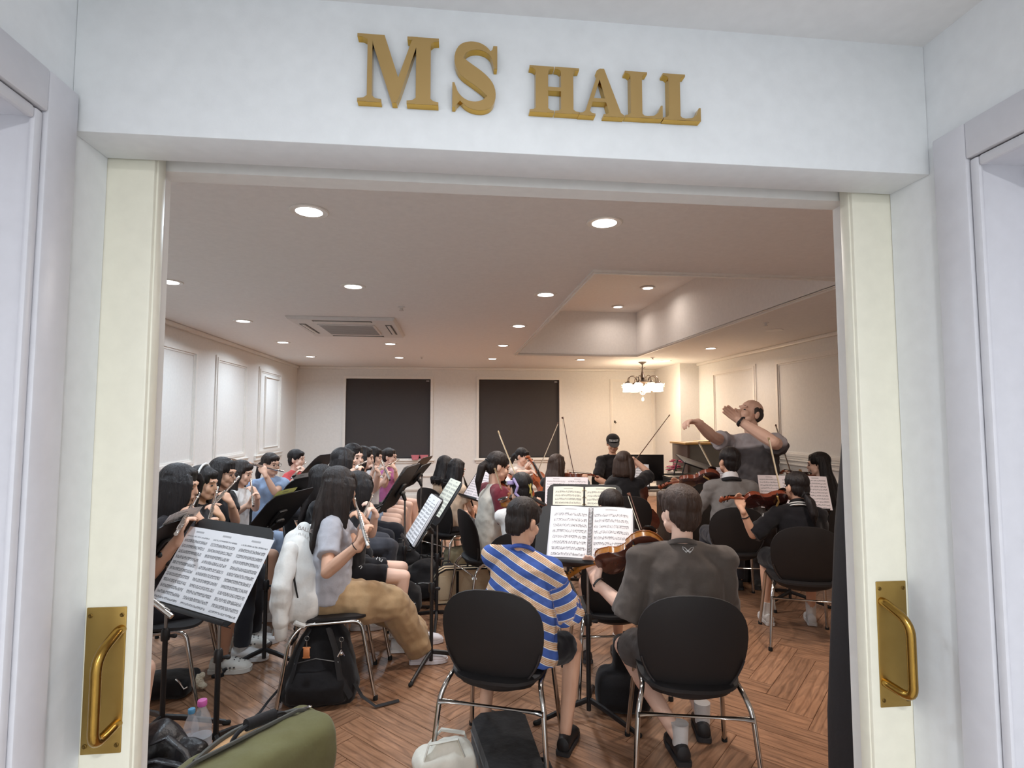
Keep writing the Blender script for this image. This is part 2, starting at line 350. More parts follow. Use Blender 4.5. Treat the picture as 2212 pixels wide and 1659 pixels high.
# front wall between lobby and hall, header, lobby shell
ZT, YD0, YD1, YH = 2.137, 1.24, 1.283, 1.122
g = G().bx(XL-.1, -.66, YD1+.004, YF, -.02, HC+.05).bx(1.0, XR+.1, YD1+.004, YF, -.02, HC+.05).bx(-.66, 1.0, YD1+.004, YF, ZT, HC+.05)
struct('wall_front', g, wall_m)
CW = .075
DZL, DZR = 2.205, 2.2      # casing tops
g = G().bx(VL-.16, VL, 1.05, YD0-.002, -.02, HV+.1).bx(VL-.16, VL, -.42, 1.05, 2.14, HV+.1).bx(VL-.16, VL, -3.2, -.42, -.02, HV+.1)
struct('wall_lobby_left', g, lobby_m)
g = G().bx(VR, VR+.16, 1.03, YD0-.002, -.02, HV+.1).bx(VR, VR+.16, -.42, 1.03, 2.13, HV+.1).bx(VR, VR+.16, -3.2, -.42, -.02, HV+.1)
struct('wall_lobby_right', g, lobby_m)
struct('wall_header', G().bx(VL, VR, YH, YD0-.004, ZT, HV+.1, .0025).bx(VL, VR, YD0-.006, YD1+.005, ZT+.055, HV+.1), lobby_m)
struct('wall_lobby_back', G().bx(VL-.1, VR+.1, -3.3, -3.2, -.02, HV+.1), lobby_m)
struct('ceiling_lobby', G().bx(VL-.16, VR+.16, -3.2, YH+.001, HV, HV+.08), M('white_lobby_ceiling', (226, 226, 226), rough=0.7))
struct('wall_pocket_left', G().bx(-1.7, VL-.16, 1.1, YD0-.002, -.02, HC), lobby_m)
struct('wall_pocket_right', G().bx(VR+.16, 2.05, 1.1, YD0-.002, -.02, HC), lobby_m)
# sliding leaves with handles
def leaf(x0, x1, edge, n, side):
    d = struct('door_%d' % n, G().bx(x0, x1, YD0, YD1, .01, ZT+.04, .006), leaf_m)
    ob('edge_bead', G().bx(*((edge-.016, edge+.004) if side < 0 else (edge-.004, edge+.016)), YD0+.008, YD1-.003, .01, ZT+.035, .004), leaf_m, d)
    return d
d1 = leaf(-1.55, -.642, -.642, 1, -1); d2 = leaf(.974, 1.9, .974, 2, 1)
def handle(d, cx, ax, z0, z1, gx):
    pl = ob('push_plate', G().bx(cx-.038, cx+.038, YD0-.0025, YD0+.001, z0, z1, .0015), plate_m, d)
    for sx in (-.03, .03):
        for z in (z0+.016, z1-.016):
            ob('screw', G().lathe([(.0045, 0), (.0045, .0012), (.003, .002), (.001, .0014)], (cx+sx, YD0-.002, z), 10, ((1, 0, 0), (0, 0, -1), (0, 1, 0))), M('dark_brass_screw', (110, 86, 44), rough=0.4, metal=1), pl)
    zt, zb = z1-.045, z0+.045
    pts = [(ax, YD0, zt), (ax, YD0-.012, zt), (gx, YD0-.068, zt-.028), (gx, YD0-.068, zb+.002), (ax, YD0-.012, zb+.012), (ax, YD0, zb+.012)]
    ob('pull_handle', G().tube(fillet(pts, .036, 8), .0098, 14), brass_m, d)
handle(d1, -.697, -.668, .913, 1.2, -.674); handle(d2, 1.032, 1.006, .913, 1.2, 1.02)
# lobby doors at both sides: casing, stop, leaf
def side_door(n, X, sgn, yo, zt):
    yi = yo-.078; g = G()
    x0, x1 = (X, X+.018) if sgn < 0 else (X-.018, X)          # casing stands proud into the lobby
    d = struct('door_%d' % n, G().bx(X+sgn*.1, X+sgn*.14, -.4, yi-.006, .0, zt-.09), M('white_door_paint', (226, 227, 234), rough=0.4))
    ob('casing', G().bx(x0, x1, yi, yo, 0, zt, .004), casing_m, d); ob('casing', G().bx(x0, x1, -.5, yi, zt-.078, zt, .004), casing_m, d)
    w = .022
    ob('stop_bead', G().bx(X-.012 if sgn > 0 else X, X+.012 if sgn < 0 else X, yi-w, yi-.002, 0, zt-.08, .005), casing_m, d)
    ob('stop_bead', G().bx(X-.012 if sgn > 0 else X, X+.012 if sgn < 0 else X, -.4, yi-w, zt-.08-w, zt-.08, .005), casing_m, d)
    ob('jamb', G().bx(min(X, X+sgn*.15), max(X, X+sgn*.15), yi-.014, yi+.0, 0, zt-.08).bx(min(X, X+sgn*.15), max(X, X+sgn*.15), -.4, yi, zt-.094, zt-.08), casing_m, d)
side_door(3, VL, -1, 1.115, 2.205); side_door(4, VR, 1, 1.095, 2.2)
# gold letters on the header
def letter(name, polys, x0, x1, zb, zt, label, skew):
    """polys in a unit box; skew follows the slight fall of the mounted word"""
    o = thing(name, label, 'letter', ((x0+x1)/2, YH, zb), 0, 'gold letters over the door')
    gf, ge = G(), G(); w, h = x1-x0, zt-zb
    for pi_, lp in enumerate(polys):
        n = len(lp); ep = pi_*.00035
        def P(a, b, y): return ((a-.5)*w, y, b*h)
        gf.add([P(a, b, -.0185-ep) for a, b in lp], [tuple(range(n))])
        V = [P(a, b, -.018-ep) for a, b in lp] + [P(a, b, .001) for a, b in lp]
        ge.add(V, [(j, (j+1) % n, n+(j+1) % n, n+j) for j in range(n)])
    bmf = gf.mesh('face', False); bm = bmesh.new(); bm.from_mesh(bmf); bmesh.ops.triangulate(bm, faces=bm.faces[:]); bm.to_mesh(bmf); bm.free()
    bme = ge.mesh('side', False); bm = bmesh.new(); bm.from_mesh(bme); bmesh.ops.triangulate(bm, faces=bm.faces[:]); bm.to_mesh(bme); bm.free()
    ob('face', bmf, gold_m, o); ob('side', bme, gold_e, o)
def br(t): return t
def serif(x0, x1, s0, s1, y, up_, h=.05, k=.045):       # bracketed serif outline points are folded into stems below
    return [(x0, y), (x1, y)]
def stem(x0, x1, s=.075, y0=0.0, y1=1.0, top=True, bot=True, h=.045, k=.05, sl=None, sr=None):
    sl = s if sl is None else sl; sr = s if sr is None else sr; P = []
    if bot: P += [(x0, y0+h+k), (x0-sl*.35, y0+h+.012), (x0-sl, y0+h), (x0-sl, y0), (x1+sr, y0), (x1+sr, y0+h), (x1+sr*.35, y0+h+.012), (x1, y0+h+k)]
    else: P += [(x0, y0), (x1, y0)]
    if top: P += [(x1, y1-h-k), (x1+sr*.35, y1-h-.012), (x1+sr, y1-h), (x1+sr, y1), (x0-sl, y1), (x0-sl, y1-h), (x0-sl*.35, y1-h-.012), (x0, y1-h-k)]
    else: P += [(x1, y1), (x0, y1)]
    return P
Mp = [stem(.125, .185, .115, top=False), [(.0, 1), (.33, 1), (.52, .32), (.49, .0), (.43, .0), (.19, .86), (.185, .91), (.125, .92), (.06, .955), (.0, .955)],
      [(.485, .006), (.45, .006), (.48, .30), (.68, 1), (.73, 1), (.72, .85), (.53, .13)], stem(.72, .90, .1, sl=.11), [(.66, .955), (.72, .955), (.74, 1.0), (.66, 1.0)]]
Hp = [stem(.125, .375, .12), stem(.63, .88, .12), [(.37, .47), (.64, .47), (.64, .555), (.37, .555)]]
Ap = [[(.40, .96), (.47, 1.0), (.56, 1.0), (.92, .09), (.98, .05), (1.0, .045), (1.0, 0), (.54, 0), (.54, .045), (.62, .05), (.655, .09), (.45, .80)],
      [(.0, 0), (.36, 0), (.36, .045), (.28, .055), (.24, .1), (.47, .80), (.43, .93), (.145, .1), (.08, .055), (0, .045)], [(.27, .29), (.60, .29), (.575, .37), (.30, .37)]]
Lp = [stem(.15, .46, .14, sr=.14), [(.42, .004), (1.0, .004), (1.0, .29), (.955, .29), (.88, .13), (.76, .06), (.6, .045), (.42, .045)]]
def s_shape():
    T = [(.83, .80), (.74, .90), (.56, .955), (.36, .945), (.20, .87), (.145, .74), (.22, .62), (.42, .53), (.63, .43), (.80, .31), (.83, .19), (.74, .09), (.55, .045), (.34, .065), (.18, .16), (.10, .28)]
    Wd = [.025, .04, .055, .07, .10, .125, .135, .135, .135, .13, .115, .09, .065, .05, .035, .022]
    T = np.array(T); n = len(T); ts = np.linspace(0, n-1, 60); C = np.stack([np.interp(ts, range(n), T[:, i]) for i in (0, 1)], 1)
    for _ in range(6): C[1:-1] = (C[:-2]+2*C[1:-1]+C[2:])/4
    ww = np.interp(ts, range(n), Wd); d = np.gradient(C, axis=0); d /= np.linalg.norm(d, axis=1)[:, None]; nn = np.stack([-d[:, 1]*.75, d[:, 0]], 1)
    out = [tuple(C[i]+nn[i]*ww[i]) for i in range(60)]; inn = [tuple(C[i]-nn[i]*ww[i]) for i in range(60)]
    quads = [[out[i], out[i+1], inn[i+1], inn[i]] for i in range(59)]
    return out + inn[::-1], quads
sl, sq = s_shape()
Sp = [sl, [(.85, .96), (.93, .96), (.93, .62), (.87, .62), (.82, .76), (.76, .86), (.83, .90)], [(.04, .02), (.10, .02), (.14, .07), (.2, .12), (.12, .3), (.08, .38), (.04, .38)]]
for nm, pl, b, lab in (('sign_letter', Mp, (774, 948, 90, 235), 'large gold serif letter M at the left of the sign over the doorway'),
                       ('sign_letter', Sp, (973, 1080, 103, 248), 'large gold serif letter S on the white header over the doorway'),
                       ('sign_letter', Hp, (1141, 1247, 155, 255), 'smaller gold serif letter H starting the second word of the sign'),
                       ('sign_letter', Ap, (1246, 1343, 159, 262), 'smaller gold serif letter A between the H and the L of the sign'),
                       ('sign_letter', Lp, (1344, 1424, 166, 266), 'gold serif letter L standing next to the letter A of the sign'),
                       ('sign_letter', Lp, (1425, 1505, 171, 271), 'last gold serif letter L at the right end of the sign')):
    a = at(b[0], (b[2]+b[3])/2, YH); c = at(b[1], (b[2]+b[3])/2, YH); t = at((b[0]+b[1])/2, b[2]+1, YH); q = at((b[0]+b[1])/2, b[3]-1, YH)
    letter(nm, pl, a[0], c[0], q[2], t[2], lab, 0)
# ================================================================== OBJECT BUILDERS
def rm(g, vox, smooth=2, dec=None, disp=0.0, dsize=0.08, name='mesh', fac=0.5):
    """union of closed primitives -> one continuous skin"""
    me = bpy.data.meshes.new('tmp'); me.from_pydata(g.v, [], g.f)
    o = bpy.data.objects.new('tmp', me); COL.objects.link(o)
    m = o.modifiers.new('r', 'REMESH'); m.mode = 'VOXEL'; m.voxel_size = vox
    if smooth: m = o.modifiers.new('s', 'SMOOTH'); m.factor = fac; m.iterations = smooth
    if disp:
        t = bpy.data.textures.new('t', 'CLOUDS'); t.noise_scale = dsize; t.noise_depth = 1
        m = o.modifiers.new('d', 'DISPLACE'); m.texture = t; m.strength = disp; m.mid_level = 0.5; m.texture_coords = 'LOCAL'
        m = o.modifiers.new('s2', 'SMOOTH'); m.factor = .5; m.iterations = 1
    if dec: m = o.modifiers.new('dc', 'DECIMATE'); m.ratio = dec
    dg = bpy.context.evaluated_depsgraph_get(); dg.update()
    r = bpy.data.meshes.new_from_object(o.evaluated_get(dg)); r.name = name
    bpy.data.objects.remove(o); bpy.data.meshes.remove(me)
    r.polygons.foreach_set('use_smooth', np.ones(len(r.polygons), dtype=bool)); return r
def rotz(a): c, s = math.cos(a), math.sin(a); return np.array([[c, -s, 0], [s, c, 0], [0, 0, 1]])
# ------------------------------------------------------------------ chair (faces +X)
def disc_shell(fn, n=36, rings=7, t=.013):
    g = G(); V = []; F = []
    for side in (0, 1):
        for k in range(rings+1):
            r = k/rings
            for j in range(n):
                p, nr = fn(r, 2*math.pi*j/n); V.append(np.array(p)+np.array(nr)*t*(side-.5)*(1.0 if k < rings else .55))
    N = (rings+1)*n
    for side in (0, 1):
        for k in range(rings): F += [(side*N+k*n+j, side*N+k*n+(j+1) % n, side*N+(k+1)*n+(j+1) % n, side*N+(k+1)*n+j) for j in range(n)]
    F += [(rings*n+j, rings*n+(j+1) % n, N+rings*n+(j+1) % n, N+rings*n+j) for j in range(n)]
    return g.add(V, F)
def sp(v, p): return math.copysign(abs(v)**p, v)
def f_back(r, a):
    y = .228*sp(math.cos(a), .82)*(1+.14*math.sin(a))*r; h = .232*sp(math.sin(a), .88)*r; z = .615+h
    return (-.215-.22*h+.75*y*y+.35*h*h, y, z), (1, 0, .2)
def f_seat(r, a):
    x = .215*sp(math.cos(a), .62)*r; y = .215*sp(math.sin(a), .62)*r
    return (x, y, .452-.25*x*x+.12*y*y-(0.05*max(0, x-.1))), (0, 0, 1)
CHAIR = {}
def chair_meshes():
    CHAIR['backrest'] = disc_shell(f_back).mesh('backrest')
    CHAIR['back_bead'] = G().tube([np.array(f_back(.97, math.radians(a))[0])+np.array((-.012, 0, 0)) for a in range(190, 351, 8)], .0045, 6).mesh('back_bead')
    CHAIR['seat'] = disc_shell(f_seat, t=.026).mesh('seat')
    g = G()
    g.loft([((-.10, 0, .445), Y3, X3, .2, .11), ((-.11, 0, .41), Y3, X3, .17, .09), ((-.10, 0, .385), Y3, X3, .10, .06)], 20)
    CHAIR['seat_shell'] = g.mesh('seat_shell')
    for s in (1, -1):
        pts = fillet([(-.265, s*.262, 0.012), (-.212, s*.232, .37), (-.15, s*.205, .435), (.17, s*.20, .435), (.255, s*.235, .012)], .05, 6)
        CHAIR['side_frame%d' % s] = G().tube(pts, .0115, 10).mesh('side_frame')
        CHAIR['glide%d' % s] = G().lathe([(.014, 0), (.014, .02), (.011, .026)], (-.266, s*.2625, 0), 10).mesh('glide')
        CHAIR['glideb%d' % s] = G().lathe([(.014, 0), (.014, .02), (.011, .026)], (.2565, s*.2355, 0), 10).mesh('glide')
    pts = [(-.22, -.238, .345), (-.205, -.2, .34), (-.19, -.1, .333), (-.19, .1, .333), (-.205, .2, .34), (-.22, .238, .345)]
    CHAIR['crossbar'] = G().tube(pts, [.02, .014, .0095, .0095, .014, .02], 10, flat=.6).mesh('crossbar')
chair_meshes()
CH0 = []
def chair(x, y, psi, label):
    if CH0: return dup(CH0[0], (x, y, 0), math.radians(psi), label)
    t = thing('stacking_chair', label, 'chair', (x, y, 0), math.radians(psi), 'black and chrome stacking chairs'); CH0.append(t)
    b = ob('backrest', CHAIR['backrest'], black_plastic, t); ob('back_bead', CHAIR['back_bead'], M('bead_plastic', (48, 45, 46), rough=.45), b)
    ob('seat', CHAIR['seat'], black_plastic, t); ob('seat_shell', CHAIR['seat_shell'], black_plastic, t)
    for s in (1, -1):
        f = ob('side_frame', CHAIR['side_frame%d' % s], chrome_m, t)
        ob('glide', CHAIR['glide%d' % s], black_rubber, f); ob('glide', CHAIR['glideb%d' % s], black_rubber, f)
    ob('crossbar', CHAIR['crossbar'], chrome_m, t); return t
# ------------------------------------------------------------------ sheet music
def music_mat(name, rows, paper=(236, 234, 236), ink=.8, m0=.07, top=.12, gloss=0.0, dens=.52, seed=0.0, wob=0.0):
    m = bpy.data.materials.new(name); m.use_nodes = True; nt = m.node_tree; N = nt.nodes.new; L = nt.links.new; p = nt.nodes['Principled BSDF']
    def mth(op, a, b=None, c=None):
        n = N('ShaderNodeMath'); n.operation = op
        for i, v in enumerate((a, b, c)):
            if v is None: continue
            if isinstance(v, (int, float)): n.inputs[i].default_value = v
            else: L(v, n.inputs[i])
        return n.outputs[0]
    uv = N('ShaderNodeUVMap'); sx = N('ShaderNodeSeparateXYZ'); L(uv.outputs[0], sx.inputs[0]); u, v = sx.outputs[0], sx.outputs[1]
    fu = mth('FRACT', u); iu = mth('FLOOR', u)                        # several pages may sit side by side in u
    rv = mth('MULTIPLY', v, rows); fr = mth('FRACT', rv); ir = mth('FLOOR', rv)
    stv = mth('COMPARE', fr, .5, .2)
    line = mth('LESS_THAN', mth('FRACT', mth('MULTIPLY', fr, 10.0)), .28)
    inx = mth('COMPARE', fu, .5, .5-m0); iny = mth('COMPARE', v, .5-top*.35, .5-top*.62)
    cx = N('ShaderNodeCombineXYZ'); L(mth('MULTIPLY', u, 46.0), cx.inputs[0]); L(mth('MULTIPLY', rv, 3.2), cx.inputs[1]); cx.inputs[2].default_value = seed
    n1 = N('ShaderNodeTexNoise'); n1.inputs['Scale'].default_value = 1.0; n1.inputs['Detail'].default_value = 1; L(cx.outputs[0], n1.inputs[0])
    notes = mth('MULTIPLY', mth('GREATER_THAN', n1.outputs[0], dens), mth('COMPARE', fr, .5, .27))
    cx2 = N('ShaderNodeCombineXYZ'); L(mth('MULTIPLY', u, 5.0), cx2.inputs[0]); L(mth('MULTIPLY', ir, 3.7), cx2.inputs[1]); cx2.inputs[2].default_value = seed+3
    n2 = N('ShaderNodeTexNoise'); n2.inputs['Scale'].default_value = 1.0; L(cx2.outputs[0], n2.inputs[0])
    beam = mth('MULTIPLY', mth('GREATER_THAN', n2.outputs[0], .56), mth('COMPARE', fr, .66, .05))
    ttl = mth('MULTIPLY', mth('COMPARE', v, 1-top*.5, .012), mth('COMPARE', fu, .5, .15))
    inkv = mth('MAXIMUM', mth('MULTIPLY', line, mth('MULTIPLY', stv, .75)), mth('MAXIMUM', mth('MULTIPLY', notes, .85), beam))
    inkv = mth('MAXIMUM', mth('MULTIPLY', mth('MULTIPLY', inkv, inx), iny), mth('MULTIPLY', ttl, .6))
    mx = N('ShaderNodeMix'); mx.data_type = 'RGBA'; mx.inputs[6].default_value = srgb(*paper); mx.inputs[7].default_value = srgb(58, 56, 60)
    L(mth('MULTIPLY', inkv, ink), mx.inputs[0]); L(mx.outputs[2], p.inputs['Base Color']); p.inputs['Roughness'].default_value = .75
    if gloss:
        p.inputs['Coat Weight'].default_value = gloss; p.inputs['Coat Roughness'].default_value = .08
        nz = N('ShaderNodeTexNoise'); nz.inputs['Scale'].default_value = 5.0; L(uv.outputs[0], nz.inputs[0]); b = N('ShaderNodeBump'); b.inputs['Strength'].default_value = .35; b.inputs['Distance'].default_value = .05
        L(nz.outputs[0], b.inputs['Height']); L(b.outputs[0], p.inputs['Coat Normal'])
    return m
def sheet_mesh(C, x, y, w, h, nrm, pages=1, curl=0.004, lift=.0015, nu=12, nv=8, top_curl=0.0):
    """paper lying on plane (C centre, x right, y up), local about C"""
    P = []; uvs = []
    for i in range(nv+1):
        P.append([])
        for j in range(nu+1):
            u, v = j/nu, i/nv
            z = lift + curl*abs(math.sin(math.pi*u*pages))*(.5+.5*v) + top_curl*max(0, v-.6)**2
            P[-1].append(x*((u-.5)*w)+y*((v-.5)*h)+nrm*z)
    g = G().grid(P)
    g2 = []
    for f in g.f:
        for k in f: i, j = divmod(k, nu+1); uvs.append((j/nu*pages*.9999, i/nv))
    me = g.mesh('sheet', True, uvs); return me
def sheet(label, C, x, y, w, h, mat, pages=1, name='sheet_music', cat='sheet music', group='sheet music on the stands', **k):
    x, y = unit(x), unit(y); n = np.cross(x, y)
    o = ob(name, sheet_mesh(C, x, y, w, h, n, pages, **k), mat, loc=tuple(C)); tag(o, label, cat, group); return o
# ------------------------------------------------------------------ music stand
def stand(label, C, x, y, w=.5, h=.34, base=None, back_rail=True, plain=False, rot=0.0, chrome_up=True, lipd=.05):
    """C desk centre, x its right (seen by the player), y up the desk. Music faces cross(x, y)."""
    C = np.array(C, float); x, y = unit(x), unit(y); n = np.cross(x, y)
    bx_, by_ = (C[0]-n[0]*.05, C[1]-n[1]*.05) if base is None else base
    t = thing('music_stand', label, 'music stand', (bx_, by_, 0), 0, 'black music stands'); B = np.array([bx_, by_, 0.0])
    g = G(); R = np.stack([x, y, n], 1)
    pl = [(-w/2+.03, -h/2), (w/2-.03, -h/2), (w/2, -h/2+.03), (w/2, h/2-.05), (w/2-.02, h/2-.015), (w/2-.05, h/2), (-w/2+.05, h/2), (-w/2+.02, h/2-.015), (-w/2, h/2-.05), (-w/2, -h/2+.03)]
    g.prism(pl, C-B, x, y, -.006, -.001)
    ob('desk', g.mesh('desk', False), black_metal, t)
    lip = G().box(C-B-y*(h/2)+n*(lipd/2-.004), (w, .004, lipd), R, .001).box(C-B-y*(h/2-.008)+n*(lipd-.006), (w, .018, .004), R, .001); ob('ledge', lip, black_metal, t)
    hub = C-B-n*.045-y*.03; top = np.array([0, 0, hub[2]-.02])
    ob('tilt_bracket', G().box(C-B-n*.02-y*.02, (.09, .12, .02), R, .004).cone(hub-x*.03, .016, hub+x*.03, .016, 10).cone(hub, .018, np.array([0, 0, hub[2]-.05]), .014, 10), black_metal, t)
    zs = max(.36, hub[2]*.55)
    ob('upper_pole', G().tube([(0, 0, zs-.05), (0, 0, hub[2]-.03)], .008, 10), steel_m if chrome_up else black_metal, t)
    ob('lower_pole', G().tube([(0, 0, .03), (0, 0, zs)], .0125, 10), black_metal, t)
    cl = ob('height_clamp', G().lathe([(.02, 0), (.021, .02), (.02, .05), (.014, .06)], (0, 0, zs-.03), 12), black_metal, t)
    ob('clamp_knob', G().cone((.018, 0, zs-.01), .006, (.045, 0, zs-.01), .012, 8), black_plastic, cl)
    for k in range(3):
        a = rot+k*2*math.pi/3; d = np.array([math.cos(a), math.sin(a), 0])
        lg = ob('leg', G().tube([np.array([0, 0, .085])+d*.012, np.array([0, 0, .07])+d*.09, np.array([0, 0, .016])+d*.29], [.012, .012, .010], 8, flat=1.3), black_metal, t)
        ob('rubber_foot', G().cone(np.array([0, 0, .013])+d*.285, .0125, np.array([0, 0, .0128])+d*.305, .0125, 8), black_rubber, lg)
    return dict(o=t, C=C, x=x, y=y, n=n, w=w, h=h)
# ------------------------------------------------------------------ flute, clarinet
def flute(label, Mp, d, upv, length=.67, dark=False):
    Mp = np.array(Mp, float); d = unit(d); u = unit(np.array(upv)-d*np.dot(upv, d)); w = np.cross(d, u)
    nm = 'clarinet' if dark else 'flute'; mat = M('ebony_wood', (24, 21, 20), rough=.3) if dark else silver_m
    t = thing(nm, label, nm, tuple(Mp), 0, 'wind instruments being played')
    P = lambda a, b=0, c=0: d*a+u*b+w*c
    a0, a1 = (-.07, length-.07) if not dark else (0, length)
    if dark:
        ob('tube', G().tube([P(0), P(.05), P(.09), P(.5), P(.56), P(.6), P(.62)], [.004, .008, .013, .0135, .016, .024, .03], 12), mat, t)
        for s in (.16, .34, .5): ob('ring', G().tube([P(s), P(s+.01)], .0155, 12), silver_m, t)
    else:
        ob('tube', G().tube([P(a0), P(a1)], .0095, 12), mat, t)
        ob('crown', G().cone(P(a0-.012), .008, P(a0), .0105, 12), mat, t)
        ob('lip_plate', G().ball(P(0, .006), (.022, .006, .012), np.stack([d, u, w]), 12, 8), mat, t)
        for s in (.15, .16, a1-.12): ob('ring', G().tube([P(s), P(s+.012)], .0112, 12), mat, t)
    k = G(); s0 = .19 if not dark else .12
    while s0 < a1-.03:
        k.cone(P(s0, .0095), .0075, P(s0, .0135), .0075, 8, (False, False)); k.box(P(s0+.011, .012, .003), (.012, .004, .006), np.stack([d, u, w], 1)); s0 += .0265
    k.tube([P(.17, .0085, .0095), P(a1-.04, .0085, .0095)], .0022, 6); k.tube([P(.22, .0085, -.0095), P(a1-.1, .0085, -.0095)], .002, 6)
    ob('keywork', k, silver_m, t); return t
# ------------------------------------------------------------------ violin family
HALF = [(0, 0), (3, 30), (10, 56), (25, 82), (50, 99), (80, 104), (110, 100), (135, 88), (150, 82), (156, 78), (152, 70), (168, 61), (190, 55.5), (212, 55), (232, 60), (246, 70), (252, 77), (258, 76), (268, 78), (290, 83), (310, 82), (330, 72), (344, 54), (352, 32), (355, 12), (355, 0)]
def violin_outline(k): 
    h = [(a/1000*k, b/1000*k) for a, b in HALF]; return [(a, -b) for a, b in h[:-1]] + [(a, b) for a, b in h[::-1][:-1]]
VM = {}
def violin(label, B, v, n, k=1.0, hue=0, cello=False, group='string instruments'):
    B = np.array(B, float); v = unit(v); n = unit(np.array(n)-v*np.dot(n, v)); w = np.cross(n, v)
    top, rib, bk = [((150, 84, 40), (176, 112, 40), (96, 50, 36)), ((140, 66, 36), (132, 62, 40), (84, 40, 34)), ((176, 92, 52), (160, 76, 44), (120, 60, 40))][hue]
    gr = (1, 1, 1)
    tm = M('spruce_varnish%d' % hue, top, rough=.25, coat=.6, nscale=40); rbm = M('maple_ribs%d' % hue, rib, rough=.22, coat=.7, col2=tuple(int(c*.75) for c in rib), nscale=60); bm_ = M('maple_back%d' % hue, bk, rough=.25, coat=.7, col2=tuple(int(c*.7) for c in bk), nscale=50)
    eb = M('ebony', (22, 19, 19), rough=.3); nm = 'cello' if cello else 'violin'
    t = thing(nm, label, nm, tuple(B), 0, group); R = np.stack([v, w, n], 1)
    def T(g): g.v = [tuple(R @ np.array(p)) for p in g.v]; return g
    ol = violin_outline(k); hr = (.032 if not cello else .055)*k; cx, cy = .18*k, 0
    def plate(sgn):
        V = []; F = []; N = len(ol); lv = [(1.03, 0), (1.03, .0035), (.9, .006), (.7, .011), (.45, .0145), (.2, .016)]
        for s, z in lv: V += [(cx+(a-cx)*s, b*s, sgn*(hr/2+z*k)) for a, b in ol]
        for q in range(len(lv)-1): F += [(q*N+j, q*N+(j+1) % N, (q+1)*N+(j+1) % N, (q+1)*N+j) for j in range(N)]
        F += [tuple((len(lv)-1)*N+j for j in range(N)), tuple(reversed(range(N)))]; return G().add(V, F)
    ob('ribs', T(G().prism(ol, (0, 0, 0), X3, Y3, -hr/2, hr/2)), rbm, t)
    ob('front_plate', T(plate(1)), tm, t); ob('back_plate', T(plate(-1)), bm_, t)
    z = hr/2
    ob('neck', T(G().tube([(.34*k, 0, z-.012*k), (.36*k, 0, z-.002*k), (.40*k, 0, z+.002*k), (.475*k, 0, z)], [.018*k, .0125*k, .011*k, .0105*k], 10)), rbm if hue == 0 else tm, t)
    ob('fingerboard', T(G().prism([(.215*k, -.02*k), (.215*k, .02*k), (.478*k, .0115*k), (.478*k, -.0115*k)], (0, 0, 0), X3, Y3, z+.014*k, z+.021*k)), eb, t)
    sc = ob('scroll', T(G().prism([(.475*k, z+.016*k), (.475*k, z-.008*k), (.50*k, z-.016*k), (.545*k, z-.03*k), (.555*k, z-.018*k), (.52*k, z+.004*k)], (0, -.011*k, 0), X3, Z3, -.022*k, 0).cone((.558*k, -.014*k, z-.022*k), .017*k, (.558*k, .014*k, z-.022*k), .017*k, 12, (True, True)).cone((.558*k, -.02*k, z-.022*k), .009*k, (.558*k, .02*k, z-.022*k), .009*k, 10)), rbm if hue == 0 else tm, t)
    for i, xx in enumerate((.488, .505, .522, .538)):
        s = 1 if i % 2 else -1; zz = z-.004*k-(xx-.488)*.3*k
        ob('peg', T(G().cone((xx*k, -s*.012*k, zz), .003*k, (xx*k, s*.028*k, zz), .0035*k, 6).ball((xx*k, s*.036*k, zz), (.0085*k, .009*k, .004*k), None, 8, 6)), eb, sc)
    ob('bridge', T(G().prism([(-.02*k, 0), (.02*k, 0), (.012*k, .03*k), (-.012*k, .03*k)], (.195*k, 0, z+.015*k), Y3, Z3, -.002, .002)), M('maple_bridge', (206, 170, 120)), t)
    ob('tailpiece', T(G().prism([(.012*k, -.008*k), (.012*k, .008*k), (.12*k, .02*k), (.12*k, -.02*k)], (0, 0, 0), X3, Y3, z+.019*k, z+.026*k)), eb, t)
    st = G()
    for q in (-.009, -.003, .003, .009): st.tube([(.12*k, q*k, z+.026*k), (.195*k, q*1.2*k, z+.047*k), (.478*k, q*.7*k, z+.023*k)], .0007*k, 4)
    ob('strings', T(st), steel_m, t)
    if not cello:
        ob('chin_rest', T(G().ball((.035, .055, z+.026), (.036, .042, .008), None, 12, 8)), eb, t)
        s = ob('shoulder_rest', T(G().tube([(.10, -.09, -z-.02), (.085, -.05, -z-.034), (.085, .04, -z-.03), (.11, .085, -z-.022)], .006, 8, flat=1.6)), M('shoulder_rest_wood', (186, 150, 90), rough=.4), t)
        for yy in (-.09, .085): ob('rest_foot', T(G().tube([(.105, yy, -z-.022), (.105, yy*1.08, -z+.004)], .004, 6)), eb, s)
    else: ob('endpin', T(G().tube([(0, 0, 0), (-.36, 0, 0)], .006, 8)), steel_m, t)
    return t, R
